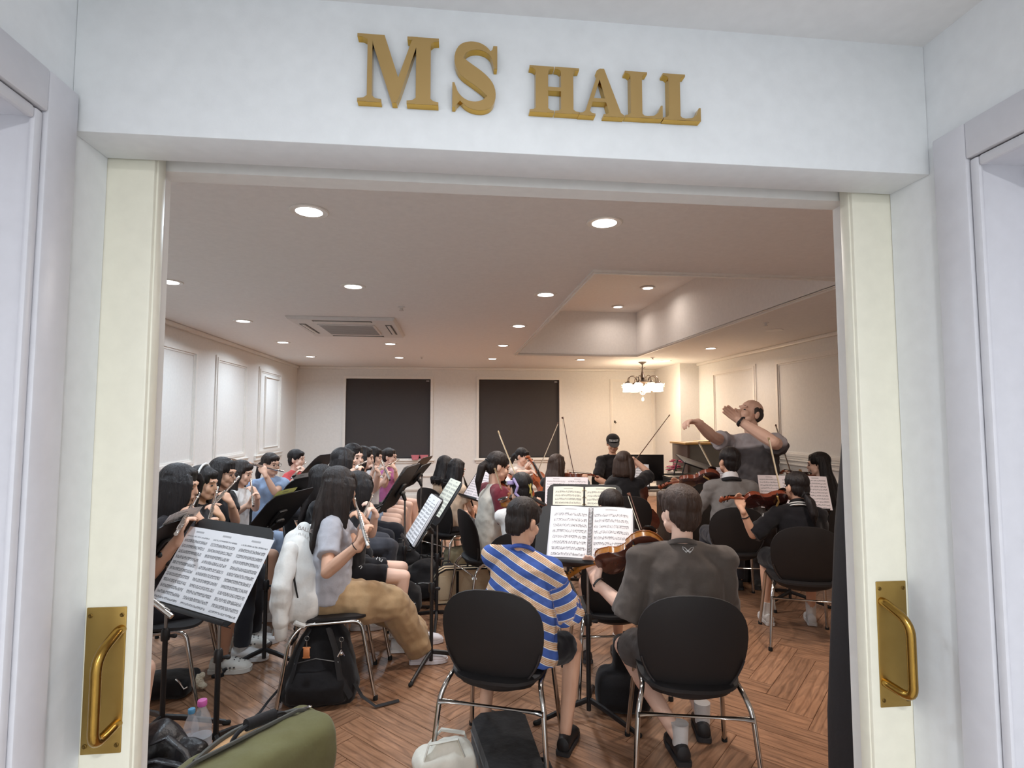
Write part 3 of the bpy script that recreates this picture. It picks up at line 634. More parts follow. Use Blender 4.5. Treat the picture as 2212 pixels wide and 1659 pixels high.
def bow(label, frog, tip, side=(0, 0, -1), dark=True):
    frog, tip = np.array(frog, float), np.array(tip, float); d = unit(tip-frog); L = .735
    sd = np.array(side, float); sd = unit(sd-d*np.dot(sd, d)); tip = frog+d*L
    t = thing('bow', label, 'bow', tuple(frog), 0, 'bows of the string players'); P = lambda a, b: d*a+sd*b
    wd = M('pernambuco', (84, 46, 30), rough=.35) if dark else M('pale_bow_stick', (196, 168, 130), rough=.4)
    ob('stick', G().tube([P(-.02, 0), P(.06, 0), P(.25, .004), P(.45, .0055), P(.62, .003), P(L-.012, 0)], [.0045, .0043, .0042, .0038, .0032, .003], 8), wd, t)
    ob('hair', G().box(P(L/2+.005, .0165), (L-.06, .0016, .009), np.stack([d, sd, np.cross(d, sd)], 1)), M('bow_hair', (226, 214, 190), rough=.6), t)
    ob('frog', G().box(P(.022, .011), (.045, .018, .011), np.stack([d, sd, np.cross(d, sd)], 1), .003), M('ebony', (22, 19, 19), rough=.3), t)
    ob('tip', G().prism([(L-.03, 0), (L, -.002), (L-.004, .018), (L-.014, .02)], (0, 0, 0), d, sd, -.005, .005), wd, t)
    return t
# ------------------------------------------------------------------ bags
def pouch(name, label, cat, base, R, parts, mat, vox=.012, disp=.02, dsize=.12, smooth=4, group=None):
    """soft bag: list of rounded boxes / cones in a local frame"""
    t = thing(name, label, cat, tuple(base), 0, group); g = G()
    for p in parts:
        if p[0] == 'b': g.box(p[1], p[2], None, min(p[2])*.3)
        elif p[0] == 'o': g.ball(p[1], p[2], None, 16, 10)
        else: g.cone(p[1], p[2], p[3], p[4], 14)
    g.v = [tuple(np.array(R) @ np.array(q)) for q in g.v]
    me = rm(g, vox, smooth, .5, disp, dsize)
    ob('body', me, mat, t); return t
# ================================================================== PEOPLE
UP = np.array([0, 0, 1.0])
SKIN = [M('skin_light', (230, 188, 164), rough=.55, col2=(220, 174, 150), nscale=14, spec=.3), M('skin_medium', (218, 174, 148), rough=.55, col2=(206, 158, 132), nscale=14, spec=.3),
        M('skin_fair', (236, 200, 180), rough=.55, col2=(228, 186, 166), nscale=14, spec=.3)]
LIP = M('lips', (192, 124, 114), rough=.5); EYE = M('dark_eyes', (30, 24, 24), rough=.3); BROW = M('eyebrow_hair', (70, 54, 46), rough=.8)
def hair_mat(name, col, col2): return M(name, col, rough=.5, col2=col2, nscale=5.0, stretch=(9, 9, 1.2), bump=.55, bscale=14.0, spec=.35)
HAIR = {'black': hair_mat('black_hair', (34, 28, 28), (22, 18, 19)), 'dark': hair_mat('dark_brown_hair', (46, 35, 31), (30, 24, 22)), 'brown': hair_mat('brown_hair', (74, 56, 47), (48, 37, 32)),
        'grey': hair_mat('greying_hair', (78, 70, 66), (50, 45, 42))}
def ik(a, b, l1, l2, pole):
    a, b = np.array(a, float), np.array(b, float); d = b-a; L = np.linalg.norm(d); mx = (l1+l2)*.995
    if L > mx: b = a+d/L*mx; L = mx; d = b-a
    u = d/L; c = (l1*l1+L*L-l2*l2)/(2*l1*L); h = l1*math.sqrt(max(0, 1-c*c)); p = np.array(pole, float); p = p-u*np.dot(p, u); p = unit(p)
    return a+u*l1*c+p*h, b
def hand(g, w, d, nrm, side, curl=.5, k=1.0, spread=.12, thumb=.6):
    """w wrist, d towards the knuckles, nrm where the palm faces, side +1 when the thumb lies along cross(d, nrm)"""
    d = unit(d); nrm = unit(np.array(nrm, float)-d*np.dot(nrm, d)); a = np.cross(d, nrm)*side; w = np.array(w, float)
    g.cone(w-d*.03*k, .026*k, w+d*.02*k, .025*k, 10)
    offs = (.030, .010, -.010, -.029); ln = (.92, 1.0, .94, .76)
    for o_, l_ in zip(offs, ln):
        kn = w+(d*(.085 if abs(o_) < .02 else .079)+a*o_)*k; g.cone(w+(d*.012+a*o_*.62)*k, .0155*k, kn, .0112*k, 8)
        ang = 0; p = kn; fd = unit(d+a*o_*spread*30*.1)
        for i, (s, r) in enumerate(((.042, .0095), (.027, .0085), (.021, .0075))):
            ang += curl*(.75, .85, .6)[i]*1.25; q = p+(fd*math.cos(ang)+nrm*math.sin(ang))*s*l_*k; g.cone(p, (.0108, .0095, .0085)[i]*k, q, r*k, 8); p = q
    t0 = w+(d*.018+a*.022)*k; t1 = t0+unit(d*.75+a*.62+nrm*.25*thumb)*.046*k; t2 = t1+unit(d*.9+a*.1+nrm*.5*thumb)*.03*k; t3 = t2+unit(d*.85-a*.15+nrm*.7*thumb)*.024*k
    g.chain([t0, t1, t2, t3], [.0165*k, .0125*k, .0105*k, .0085*k], 8)
def sect(T, L_, Fc, pel, s, rows, k=1.0):
    return [(pel+T*(t*s)+Fc*(o_*s), L_, Fc, a*s*k, b*s*k) for t, a, b, o_ in rows]
PEOPLE = {}
def person(key, who, label, head, psi, hpsi=None, hpitch=0, hroll=0, lean=4, seat=.45, shirt=None, shirt_col=None, sleeve='short', loose=1.0, pants=('long', (40, 40, 46)), shoes=(225, 222, 220),
           socks=None, hair=('short', 'black'), arms=('rest',), skin=0, vox=.008, female=True, glasses=False, feet=(0, 0), knees=(.12, .12), standing=False, chairp=True, twist=0, extra=None, hem=.02, slv=None, foot_pts=None, sh_scale=1.0, sidelean=0.0, roll=0.0, knee_pts=None, chair_off=(0, 0), croc=False, slcol=None):
    hc = np.array(head if len(head) == 3 and not isinstance(head, tuple) else at(*head)); zh = hc[2]
    F = np.array([math.cos(math.radians(psi)), math.sin(math.radians(psi)), 0]); L_ = np.array([-F[1], F[0], 0])
    ca, sa = math.cos(math.radians(lean)), math.sin(math.radians(lean))
    T = unit(UP*ca+F*sa+L_*sidelean); Fc = unit(np.cross(L_, T)*-1) if False else unit(F*ca-UP*sa)
    tot = .08+.50*ca+.155 if not standing else (.50+.50*ca+.155)
    s = (zh-seat)/tot if not standing else zh/(.50+.50*ca+.155+0.0)
    hs = .42+.58*s
    pel = hc-s*(.155*UP+.03*F)-s*.5*T
    base = np.array([pel[0], pel[1], 0.0])
    root = thing('person', label, 'person', tuple(base), 0)
    sk = SKIN[skin]
    # ---- head frame
    hp = math.radians(psi if hpsi is None else hpsi); hF0 = np.array([math.cos(hp), math.sin(hp), 0]); hL = np.array([-hF0[1], hF0[0], 0]); pt = math.radians(hpitch)
    hF = hF0*math.cos(pt)+UP*math.sin(pt); hU = UP*math.cos(pt)-hF0*math.sin(pt)
    if hroll: rr = math.radians(hroll); hL, hU = hL*math.cos(rr)+hU*math.sin(rr), hU*math.cos(rr)-hL*math.sin(rr)
    AX = np.stack([hL, hF, hU]); HP = lambda l, f, u: hc+(hL*l+hF*f+hU*u)*hs
    nb = pel+T*.5*s
    sw = (.158 if female else .172)*s*sh_scale
    rl = math.radians(roll); Ls = L_*math.cos(rl)+T*math.sin(rl)
    SHL, SHR = pel+T*.436*s+Ls*sw, pel+T*.436*s-Ls*sw
    ua, fa = .275*s, .24*s
    # ---- body primitives
    g = G()
    rows = [(-.06, .10, .08, 0), (0, .15, .095, 0), (.12, .14, .09, 0), (.25, .125, .085, 0), (.36, .14, .09, .0), (.44, .135, .075, 0), (.49, .08, .06, 0), (.52, .05, .05, .005)]
    g.loft(sect(T, L_, Fc, pel, s, rows, .93), 16)
    g.cone(nb-T*.02*s, .052*s, hc-hU*.05*hs-hF*.018*hs, .048*hs, 12)
    g.ball(HP(0, -.012, .034), np.array((.074, .093, .080))*hs, AX); g.ball(HP(0, .022, -.03), np.array((.061, .066, .082))*hs, AX); g.ball(HP(0, .05, -.085), np.array((.034, .034, .026))*hs, AX)
    for q in (1, -1):
        g.ball(HP(q*.036, .058, -.03), np.array((.026, .026, .03))*hs, AX); g.ball(HP(q*.076, -.012, -.012), np.array((.012, .02, .033))*hs, AX, 10, 8); g.cone(HP(q*.05, .03, -.06), .022*hs, HP(q*.02, .06, -.09), .02*hs, 8)
    g.cone(HP(0, .082, .012), .009*hs, HP(0, .097, -.026), .0115*hs, 8); g.ball(HP(0, .078, .024), np.array((.05, .016, .014))*hs, AX); g.ball(HP(0, .086, -.056), np.array((.021, .011, .012))*hs, AX)
    # ---- arms
    kind = arms[0]; props = {}; Wl = Wr = None
    w_sh = 1.0
    if kind == 'flute':
        end = np.array(at(*arms[1])); Mp = HP(0, .103, -.052); d = unit(end-Mp); Lf = arms[3] if len(arms) > 3 else .67
        dark = len(arms) > 2 and arms[2] == 'clarinet'
        PL_, PR_ = Mp+d*(.17*s+.03), Mp+d*(.36*s+.03)
        if dark: PL_, PR_ = Mp+d*.2, Mp+d*.36
        nl = unit(-hF0*.8+d*.0); Wl = PL_+F*.05*s-UP*.075*s+L_*.015; Wr = PR_-F*.015*s-UP*.085*s-L_*.015
        hl = (unit(PL_-Wl+UP*.03), -F+UP*.15, .72, 'L'); hr = (unit(PR_-Wr+UP*.015), F*1.0+L_*.3, .7, 'R')
        polL, polR = -UP+L_*.25+F*.15, -UP-L_*.75-F*.1
        props['flute'] = (Mp, d, UP*.7+F*.5, dark, Lf)
    elif kind == 'violin':
        sc = np.array(at(*arms[1])); B = nb+L_*.085*s+F*.045*s+UP*(.035*s+(arms[4] if len(arms) > 4 else 0)); v = unit(sc-B); n0 = np.array(arms[2], float); n = unit(n0-v*np.dot(n0, v)); w = np.cross(n, v)
        kk = min(1.0, s*1.02); Wl = B+v*.395*kk-n*.075*s-w*.03; hl = (n*.85+v*.1+w*.12, w+v*.1, .62, 'L'); polL = -UP+L_*.1
        Q = B+v*.215*kk+n*.05*kk
        if len(arms) > 3 and arms[3]: tip = np.array(at(*arms[3][0])); frog = np.array(at(*arms[3][1])); frog = tip-unit(tip-frog)*.715
        else: frog = Q-w*.3+n*.02; tip = Q+w*.4+n*.03
        Wr = frog+UP*.03+unit(frog-tip)*.03-F*.05; hr = (unit(frog-Wr+F*.02), -UP*.5+F*.3+L_*.2, .75, 'R'); polR = -UP*.8-L_*.7-F*.15
        props['violin'] = (B, v, n, kk); props['bow'] = (frog, tip, -n)
    elif kind == 'cello':
        B = np.array(at(*arms[3])); sc = np.array(at(*arms[1])); v = unit(sc-B); ck = np.linalg.norm(sc-B)/.57; n = unit(F-v*np.dot(F, v)); w = np.cross(n, v)
        Wl = B+v*(.47*ck)-n*.03+w*.05; hl = (n*.7-w*.3+v*.2, -w*.6+n*.4, .6, 'L'); polL = L_-UP*.5
        tip, frog = (np.array(at(*arms[2][0])), np.array(at(*arms[2][1]))) if arms[2] else (B+v*.45+n*.12+w*.35, B+v*.42+n*.1-w*.36)
        Wr = frog+UP*.04-F*.02-unit(tip-frog)*.03; hr = (unit(frog-Wr), -UP+F*.3, .7, 'R'); polR = -L_-UP*.6
        props['cello'] = (B, v, n, ck); props['bow'] = (frog, tip, n)
    elif kind == 'pts':
        Wl, Wr = np.array(arms[1]), np.array(arms[2]); hl, hr = arms[3], arms[4]; polL, polR = arms[5], arms[6]
    else:
        Wl = pel+F*.30*s+L_*.10*s+UP*.10*s; Wr = pel+F*.30*s-L_*.10*s+UP*.10*s; hl = (F-UP*.15-L_*.3, -UP, .35, 'L'); hr = (F-UP*.15+L_*.3, -UP, .35, 'R'); polL, polR = L_-F*.5, -L_-F*.5
    EL, Wl = ik(SHL, Wl, ua, fa, polL); ER, Wr = ik(SHR, Wr, ua, fa, polR)
    af = 1.0 if female else 1.1
    for sh, e, w_, hd in ((SHL, EL, Wl, hl), (SHR, ER, Wr, hr)):
        g.chain([sh, sh+(e-sh)*.45, e], [.038*s*af, .040*s*af, .035*s*af], 10); g.cone(nb-T*.045*s, .040*s, sh, .036*s, 8); m = e+(w_-e)*.3; g.chain([e, m, w_], [.036*s*af, .038*s*af, .0245*s*af], 10)
        sd = 1 if hd[3] == 'R' else -1
        hand(g, w_, hd[0], hd[1], -sd, hd[2], .86*hs*(1.0 if female else 1.1), hd[4] if len(hd) > 4 else .12)
    # ---- legs
    sl = unit(np.array([0, 0, 0.0])+0) if False else None
    HLp, HRp = pel+L_*.085*s, pel-L_*.085*s; legs = []
    for i, (hp_, sd) in enumerate(((HLp, 1), (HRp, -1))):
        if standing: kn = hp_-UP*.44*s+F*.02; an = np.array([kn[0], kn[1], .085])-F*.03
        else:
            kn = hp_+unit(F+L_*sd*knees[i]-UP*.05)*.425*s
            an = np.array(foot_pts[i]) if foot_pts else np.array([kn[0], kn[1], .085])+F*(feet[i]-.02)
            if knee_pts: kn = np.array(knee_pts[i])
            elif foot_pts: kn, an = ik(hp_, an, .425*s, .43*s, UP+F*.6+L_*sd*.1)
        legs.append((hp_, kn, an, sd))
        g.chain([hp_, hp_+(kn-hp_)*.5, kn], [.080*s, .070*s, .052*s], 12); c = kn+(an-kn)*.32-F*.012; g.chain([kn, c, an], [.050*s, .051*s, .033*s], 12)
        fo = F if len(feet) < 4 else None
        g.cone(an-UP*.03, .032*s, an-UP*.05+F*.10, .024, 8)
    bm = rm(g.off(base), vox, 3, .45 if vox < .0075 else .6, name='body'); ob('body', bm, sk, root)
    # ---- face
    e = G()
    for q in (1, -1):
        ob('eye', G().ball(HP(q*.031, .0805, -.002)-base, np.array((.0125, .006, .0055))*hs, AX, 8, 6), EYE, root)
        ob('eyebrow', G().chain([HP(q*.014, .089, .022)-base, HP(q*.032, .088, .027)-base, HP(q*.048, .076, .021)-base], [.0022*hs, .0028*hs, .0018*hs], 6), BROW, root)
    ob('mouth', G().ball(HP(0, .0945, -.057)-base, np.array((.017, .003, .0045))*hs, AX, 10, 6), LIP, root)
    if glasses:
        gg = G()
        for q in (1, -1):
            gg.tube([HP(q*.033+.022*math.cos(a), .1, .0+.018*math.sin(a))-base for a in np.linspace(0, 2*math.pi, 15)], .0016, 5); gg.tube([HP(q*.055, .098, .004)-base, HP(q*.08, .0, .006)-base], .0014, 5)
        gg.tube([HP(-.011, .101, .003)-base, HP(.011, .101, .003)-base], .0014, 5); ob('glasses', gg, M('thin_dark_frames', (60, 52, 50), rough=.3, metal=.6), root)
    # ---- shirt
    sm = cloth('cloth_%s_shirt' % key, shirt_col or (200, 200, 200)) if shirt is None else shirt
    g = G(); lo = loose
    rows = [(hem-.03, .172*lo, .125*lo, .0), (hem+.0, .174*lo, .125*lo, 0), (.14, .165*lo, .12*lo, .004), (.25, .152*lo, .112*lo, .004), (.34, .162*sh_scale, .118, .004), (.40, .162*sh_scale, .105, .0), (.445, .128*sh_scale, .084, -.004), (.49, .085, .066, 0), (.512, .062, .058, .004)]
    g.loft(sect(T, L_, Fc, pel, s, rows), 24)
    sl_ = slv if slv else {'short': .62, 'none': .12, 'long': 1.0, 'half': .88}[sleeve]
    arm_pts = []
    for sh, e_, w_ in ((SHL, EL, Wl), (SHR, ER, Wr)):
        sh2 = sh-(sh-(pel+T*.42*s))*.12
        g.cone(nb-T*.026*s, .056*s, sh, .058*s, 12)
        if sl_ <= 1.0 and sleeve != 'long': p1 = sh+(e_-sh)*sl_; g.cone(sh2, .067*s, p1+(p1-sh2)*(.06 if sl_ > .9 else 0), (.060 if sl_ < .7 else .072)*s*lo, 14, (True, False)); arm_pts.append((sh2, p1))
        else: g.chain([sh2, e_], [.062*s, .048*s], 12); g.cone(e_, .048*s, e_+(w_-e_)*.93, .036*s, 12, (True, False)); arm_pts.append((sh2, e_))
    sme = rm(g.off(base), .0042 if key == 'striped' else max(.0075, vox*1.1), 20 if key == 'striped' else 8, None if key == 'striped' else .7, .021*s, .07, 'shirt'); so = ob('shirt', sme, sm, root)
    if slcol:
        for (p0, p1), sh in zip(arm_pts, (SHL, SHR)):
            gg = G().cone(nb-T*.035*s+(sh-nb)*.12, .066*s, sh, .076*s, 12).cone(sh, .078*s, p1, .082*s*lo, 14, (True, False)); ob('raglan_sleeve', rm(gg.off(base), .008, 6, .7, .01, .07, 'sleeve'), cloth('cloth_%s_sleeve' % key, slcol), root)
    # ---- trousers
    pk = pants[0]; pm = cloth('cloth_%s_%s' % (key, 'shorts' if pk != 'long' else 'trousers'), pants[1], bump=.5, bscale=14)
    g = G(); wd = pants[2] if len(pants) > 2 else 1.0
    if pk == 'skirt':
        mid = (legs[0][1]+legs[1][1])/2
        g.loft([(pel-F*.10*s, L_, UP, .15*s, .10*s), (pel, L_, UP, .18*s, .115*s), (pel+F*.2*s, L_, UP, .185*s, .10*s), (pel+(mid-pel)*.8, L_, UP, .20*s, .09*s)], 20)
    else:
        if standing: g.loft(sect(UP, L_, F, pel, s, [(-.12, .15, .11, 0), (0, .165, .122, 0), (.06, .16, .115, 0), (.10, .155, .11, 0)]), 18)
        else: g.loft(sect(T, L_, Fc, pel, s, [(-.085, .15, .11, .0), (-.03, .172, .125, 0), (.05, .168, .118, 0), (.10, .155, .108, 0)]), 18)
        for hp_, kn, an, sd in legs:
            if pk == 'long':
                g.chain([hp_, hp_+(kn-hp_)*.5, kn], [.092*s, .085*s*wd, .068*s*wd], 12); g.cone(kn, .066*s*wd, an+UP*.0+(kn-an)*.02, .058*s*wd, 12, (True, False))
            else:
                f_ = pants[3] if len(pants) > 3 else .62; g.cone(hp_, .092*s, hp_+(kn-hp_)*f_, .086*s*wd, 14, (True, False))
    pme = rm(g.off(base), max(.008, vox*1.2), 3, .6, .018*s*(wd if pk == 'long' else 1), .09, 'trousers'); ob({'long': 'trousers', 'shorts': 'shorts', 'skirt': 'skirt'}[pk], pme, pm, root)
    # ---- feet
    for hp_, kn, an, sd in legs:
        fd = unit(F+L_*sd*.12) if not foot_pts else unit(np.array([F[0], F[1], 0])+L_*sd*.1); fl_ = np.array([-fd[1], fd[0], 0]); a0 = np.array([an[0], an[1], 0])-base; k = .9*hs
        if socks is not None: ob('sock', G().cone(a0+UP*.07, .041*k, a0+UP*.165, .046*k, 14, (True, False)), cloth('sock_%d_%d_%d' % tuple(socks), socks), root)
        if shoes is None: continue
        shm = M('shoe_%d_%d_%d' % tuple(shoes), shoes, rough=.55)
        b = 1.18 if croc else 1.0
        so_ = ob('shoe', G().loft([(a0-fd*.075*k+UP*.045, fl_, UP, .018*k, .02*k), (a0-fd*.065*k+UP*.055*k, fl_, UP, .036*k*b, .045*k), (a0-fd*.01*k+UP*.058*k, fl_, UP, .04*k*b, .050*k), (a0+fd*.05*k+UP*.052*k, fl_, UP, .043*k*b, .046*k*b), (a0+fd*.11*k+UP*.042*k, fl_, UP, .05*k*b, .036*k*b), (a0+fd*.16*k+UP*.036*k, fl_, UP, .046*k*b, .028*k*b), (a0+fd*.185*k+UP*.03*k, fl_, UP, .03*k*b, .018*k*b), (a0+fd*.195*k+UP*.028*k, fl_, UP, .01*k, .008*k)], 18), shm, root)
        pl = [(-.08, -.03), (-.07, -.04), (0, -.042*b), (.1, -.052*b), (.16, -.048*b), (.195, -.025*b), (.2, 0), (.195, .025*b), (.16, .048*b), (.1, .052*b), (0, .042*b), (-.07, .04), (-.08, .03)]
        ob('sole', G().prism([(x*k, y*k) for x, y in pl], a0+UP*.004, fd, fl_, 0, .024*b*k), M('sole_%d' % shoes[0], tuple(min(255, int(c*.9)+18) for c in shoes), rough=.7), so_)
        if croc:
            hg = G()
            for x in (.09, .12, .15):
                for y in (-.024, 0, .024): hg.lathe([(.0045, 0), (.0045, .003)], a0+fd*(x*k)+fl_*y*k+UP*(.081-(x-.09)*.34-abs(y)*.25)*k*b*.98, 8)
            for y in (-1, 1):
                for x in (.05, .075, .1): hg.ball(a0+fd*(x*k)+fl_*y*.0515*k*b+UP*.05*k, (.006, .006, .005), None, 8, 6)
            ob('vent_holes', hg, M('vent_dark', (60, 56, 54)), so_); ob('heel_strap', G().tube(arc(a0+UP*.085*k+fd*.015*k, -fd, fl_, .06*k*b, -95, 95, 12), .009, 8, flat=.4), shm, so_)
    # ---- hair
    if hair:
        ht, hcol = hair[0], HAIR[hair[1]]; hl_ = hair[2] if len(hair) > 2 else .3; g = G()
        if ht != 'bald':
            fz = 1.06 if ht == 'fluffy' else 1.0
            g.ball(HP(0, -.018, .046), np.array((.084, .099, .083))*hs*fz, AX, 18, 12); g.ball(HP(0, -.05, -.01), np.array((.076, .054, .07))*hs*fz, AX, 16, 10)
            g.ball(HP(0, .055, .07), np.array((.058, .034, .032))*hs, AX, 14, 8) if (key in ('fringe', 'red', 'polo', 'band', 'buzz', 'cap', 'littlecello', 'brown', 'striped')) else g.ball(HP(0, .042, .083), np.array((.056, .036, .026))*hs, AX, 14, 8)
            if ht in ('short', 'fluffy'):
                for q in (1, -1): g.ball(HP(q*.072, .006, .028), np.array((.014, .03, .035))*hs, AX, 10, 8)
                g.ball(HP(0, -.06, -.055), np.array((.055, .032, .035))*hs*fz, AX, 12, 8)
            if ht == 'fluffy' or ht == 'fringe':
                for q in (-.05, -.025, 0, .025, .05): g.cone(HP(q, .07, .075), .02*hs, HP(q*1.1, .088-abs(q)*.3, .03), .009*hs, 8)
            if ht == 'buzz': pass
        else:
            g.ball(HP(0, -.052, .005), np.array((.074, .052, .058))*hs, AX, 14, 10)
            for q in (1, -1): g.ball(HP(q*.066, -.02, .022), np.array((.014, .045, .036))*hs, AX, 12, 8)
        if ht in ('long', 'curtain', 'bob', 'half'):
            zd = {'bob': .15}.get(ht, hl_)
            fw0, dp = {'curtain': (.014, .088), 'long': (-.018, .062), 'bob': (-.012, .066), 'half': (-.045, .045)}[ht]
            for q in (1, -1):
                e_ = hc+(hL*q*.088+hF0*(fw0-.02))*hs-UP*min(zd, .24 if ht == 'curtain' else .19)*hs
                g.loft([(HP(q*.058, fw0, .075), hL, hF, .02*hs, dp*.75*hs), (HP(q*.078, fw0, .03), hL, hF, .022*hs, dp*hs), (HP(q*.086, fw0, -.03), hL, hF, .024*hs, dp*hs), (HP(q*.09, fw0-.004, -.10), hL, hF0, .026*hs, dp*.95*hs), (e_, hL, hF0, .022*hs, dp*.7*hs), (e_-UP*.04*hs, hL, hF0, .01*hs, dp*.3*hs)], 14)
            bk = -Fc*.105*s
            if ht == 'bob': g.loft([(HP(0, -.045, .02), hL, hF, .088*hs, .06*hs), (HP(0, -.045, -.06), hL, hF, .098*hs, .062*hs), (HP(0, -.045, -.125), hL, hF, .094*hs, .055*hs), (HP(0, -.045, -.15), hL, hF, .07*hs, .04*hs)], 18)
            else:
                p1 = nb+bk*.75+UP*.01*s; p2 = nb-T*.16*s+bk*1.12; pe = nb-T*(max(.05, zd-.17))*s+bk*1.15
                g.loft([(HP(0, -.05, .03), hL, hF, .088*hs, .058*hs), (HP(0, -.055, -.06), hL, hF, .094*hs, .055*hs), (p1*.6+HP(0, -.06, -.1)*.4, unit(hL+L_), unit(hF+Fc), .105*hs, .05*hs), (nb*.0+p1-T*.06*s, L_, Fc, .115*hs, .042*hs), ((p2+pe)/2 if zd > .35 else pe+T*.05*s, L_, Fc, .115*hs, .035*hs), (pe, L_, Fc, .08*hs, .02*hs)], 20)
                for i in range(9):
                    q = (i-4)/4.6; st = pe+T*.06*s+L_*q*.1*hs; g.cone(st, .02*hs, st-T*(.07+.04*((i*37) % 5)/5)*s+L_*q*.01, .004, 7)
        if ht in ('pony', 'lowpony'):
            uo = .02 if ht == 'pony' else -.06; p0 = HP(0, -.10, uo); tl = hl_
            dirb = unit(-hF0*.6-UP*.55); p1 = p0+dirb*.07*hs; p2 = p1-UP*tl*.45-hF0*.03; p3 = p2-UP*tl*.5+hF0*.0
            g.chain([HP(0, -.08, uo+.01), p0, p1, p2, p3], [.032*hs, .022*hs, .036*hs, .032*hs, .006], 12)
            ob('hair_tie', G().tube([p0-dirb*.0-base+ (np.cross(dirb, hL)*math.cos(a)+hL*math.sin(a))*.026*hs for a in np.linspace(0, 2*math.pi, 13)], .007*hs, 6), black_cloth, root)
        if ht == 'bun': g.ball(HP(0, -.11, .05), np.array((.04, .036, .04))*hs, AX, 12, 8)
        g.off(base); hm = rm(g, max(.006, vox*.85), 3, .75, 0, name='hair')
        n = len(hm.vertices); co = np.empty(n*3, np.float32); no = np.empty(n*3, np.float32); hm.vertices.foreach_get('co', co); hm.vertices.foreach_get('normal', no); co = co.reshape(-1, 3); no = no.reshape(-1, 3)
        r0 = np.random.default_rng(len(PEOPLE)+3); c0 = hc-base; th = np.arctan2(co[:, 1]-c0[1], co[:, 0]-c0[0]); z = co[:, 2]-c0[2]; dsp = np.zeros(n)
        for kf, am in ((9, .0025), (17, .002), (31, .0016)): dsp += am*np.sin(kf*th+r0.uniform(0, 6)+r0.uniform(-10, 10)*z)
        if ht in ('fluffy',): dsp += .003*np.sin(60*co[:, 0]+40*co[:, 2])*np.sin(55*co[:, 1]-30*co[:, 2])
        fade = np.clip((.11*hs-z)/.05, .25, 1); co += no*(dsp*fade)[:, None]; hm.vertices.foreach_set('co', co.ravel()); hm.update()
        ob('hair', hm, hcol, root)
    # ---- chair and instrument
    if chairp and not standing: chair(pel[0]+F[0]*.03+chair_off[0], pel[1]+F[1]*.03+chair_off[1], psi, 'black oval-backed chrome chair under the %s' % who)
    res = dict(root=root, base=base, pel=pel, nb=nb, hc=hc, F=F, L=L_, T=T, Fc=Fc, s=s, hs=hs, HP=HP, AX=AX, EL=EL, ER=ER, Wl=Wl, Wr=Wr, SHL=SHL, SHR=SHR, legs=legs, shirt=so, arm_pts=arm_pts, hF=hF, hL=hL, hU=hU)
    PEOPLE[key] = res
    if 'flute' in props:
        Mp, d, u_, dk, Lf = props['flute']; flute('%s played by the %s' % ('black clarinet with silver keys' if dk else 'silver flute', who), Mp, d, u_, Lf, dk)
    if 'violin' in props:
        B, v, n, kk = props['violin']; violin('violin held under the chin of the %s' % who, B, v, n, kk, (len(PEOPLE)) % 2 if extra is None else extra)
    if 'cello' in props:
        B, v, n, ck = props['cello']; violin('cello held between the knees of the %s' % who, B, v, n, ck, 2, True)
    if 'bow' in props:
        fg, tp, sd_ = props['bow']; bow('bow in the right hand of the %s' % who, fg, tp, sd_, 'pale' not in (arms[5] if len(arms) > 5 else ''))
    return res
def kid(root_key, name, g, mat):          # a part worn by a person
    p = PEOPLE[root_key]; return ob(name, g.off(p['base']), mat, p['root'])
# ================================================================== THE PLAYERS
BLK = (26, 25, 28); WHT = (226, 224, 222); DEN = (146, 162, 186)
def stripe_mat():
    m = bpy.data.materials.new('striped_jersey'); m.use_nodes = True; nt = m.node_tree; N = nt.nodes.new; L = nt.links.new; p = nt.nodes['Principled BSDF']
    a = N('ShaderNodeAttribute'); a.attribute_name = 'band'; r = N('ShaderNodeValToRGB'); r.color_ramp.interpolation = 'CONSTANT'
    fr = N('ShaderNodeMath'); fr.operation = 'FRACT'; L(a.outputs['Fac'], fr.inputs[0]); L(fr.outputs[0], r.inputs[0])
    blue, white, tan = srgb(70, 96, 166), srgb(226, 224, 222), srgb(206, 160, 116)
    stops = [(0, blue), (.5, white), (.56, tan), (.64, white), (.665, tan), (.74, white), (.765, tan), (.85, white), (.875, tan), (.94, white)]
    e = r.color_ramp.elements; e[0].position = 0; e[0].color = stops[0][1]; e[1].position = stops[1][0]; e[1].color = stops[1][1]
    for q, c in stops[2:]: k = e.new(q); k.color = c
    L(r.outputs[0], p.inputs['Base Color']); p.inputs['Roughness'].default_value = .9; p.inputs['Specular IOR Level'].default_value = .2
    n = N('ShaderNodeTexNoise'); n.inputs['Scale'].default_value = 20; b = N('ShaderNodeBump'); b.inputs['Strength'].default_value = .3; b.inputs['Distance'].default_value = .01; L(n.outputs[0], b.inputs['Height']); L(b.outputs[0], p.inputs['Normal'])
    return m
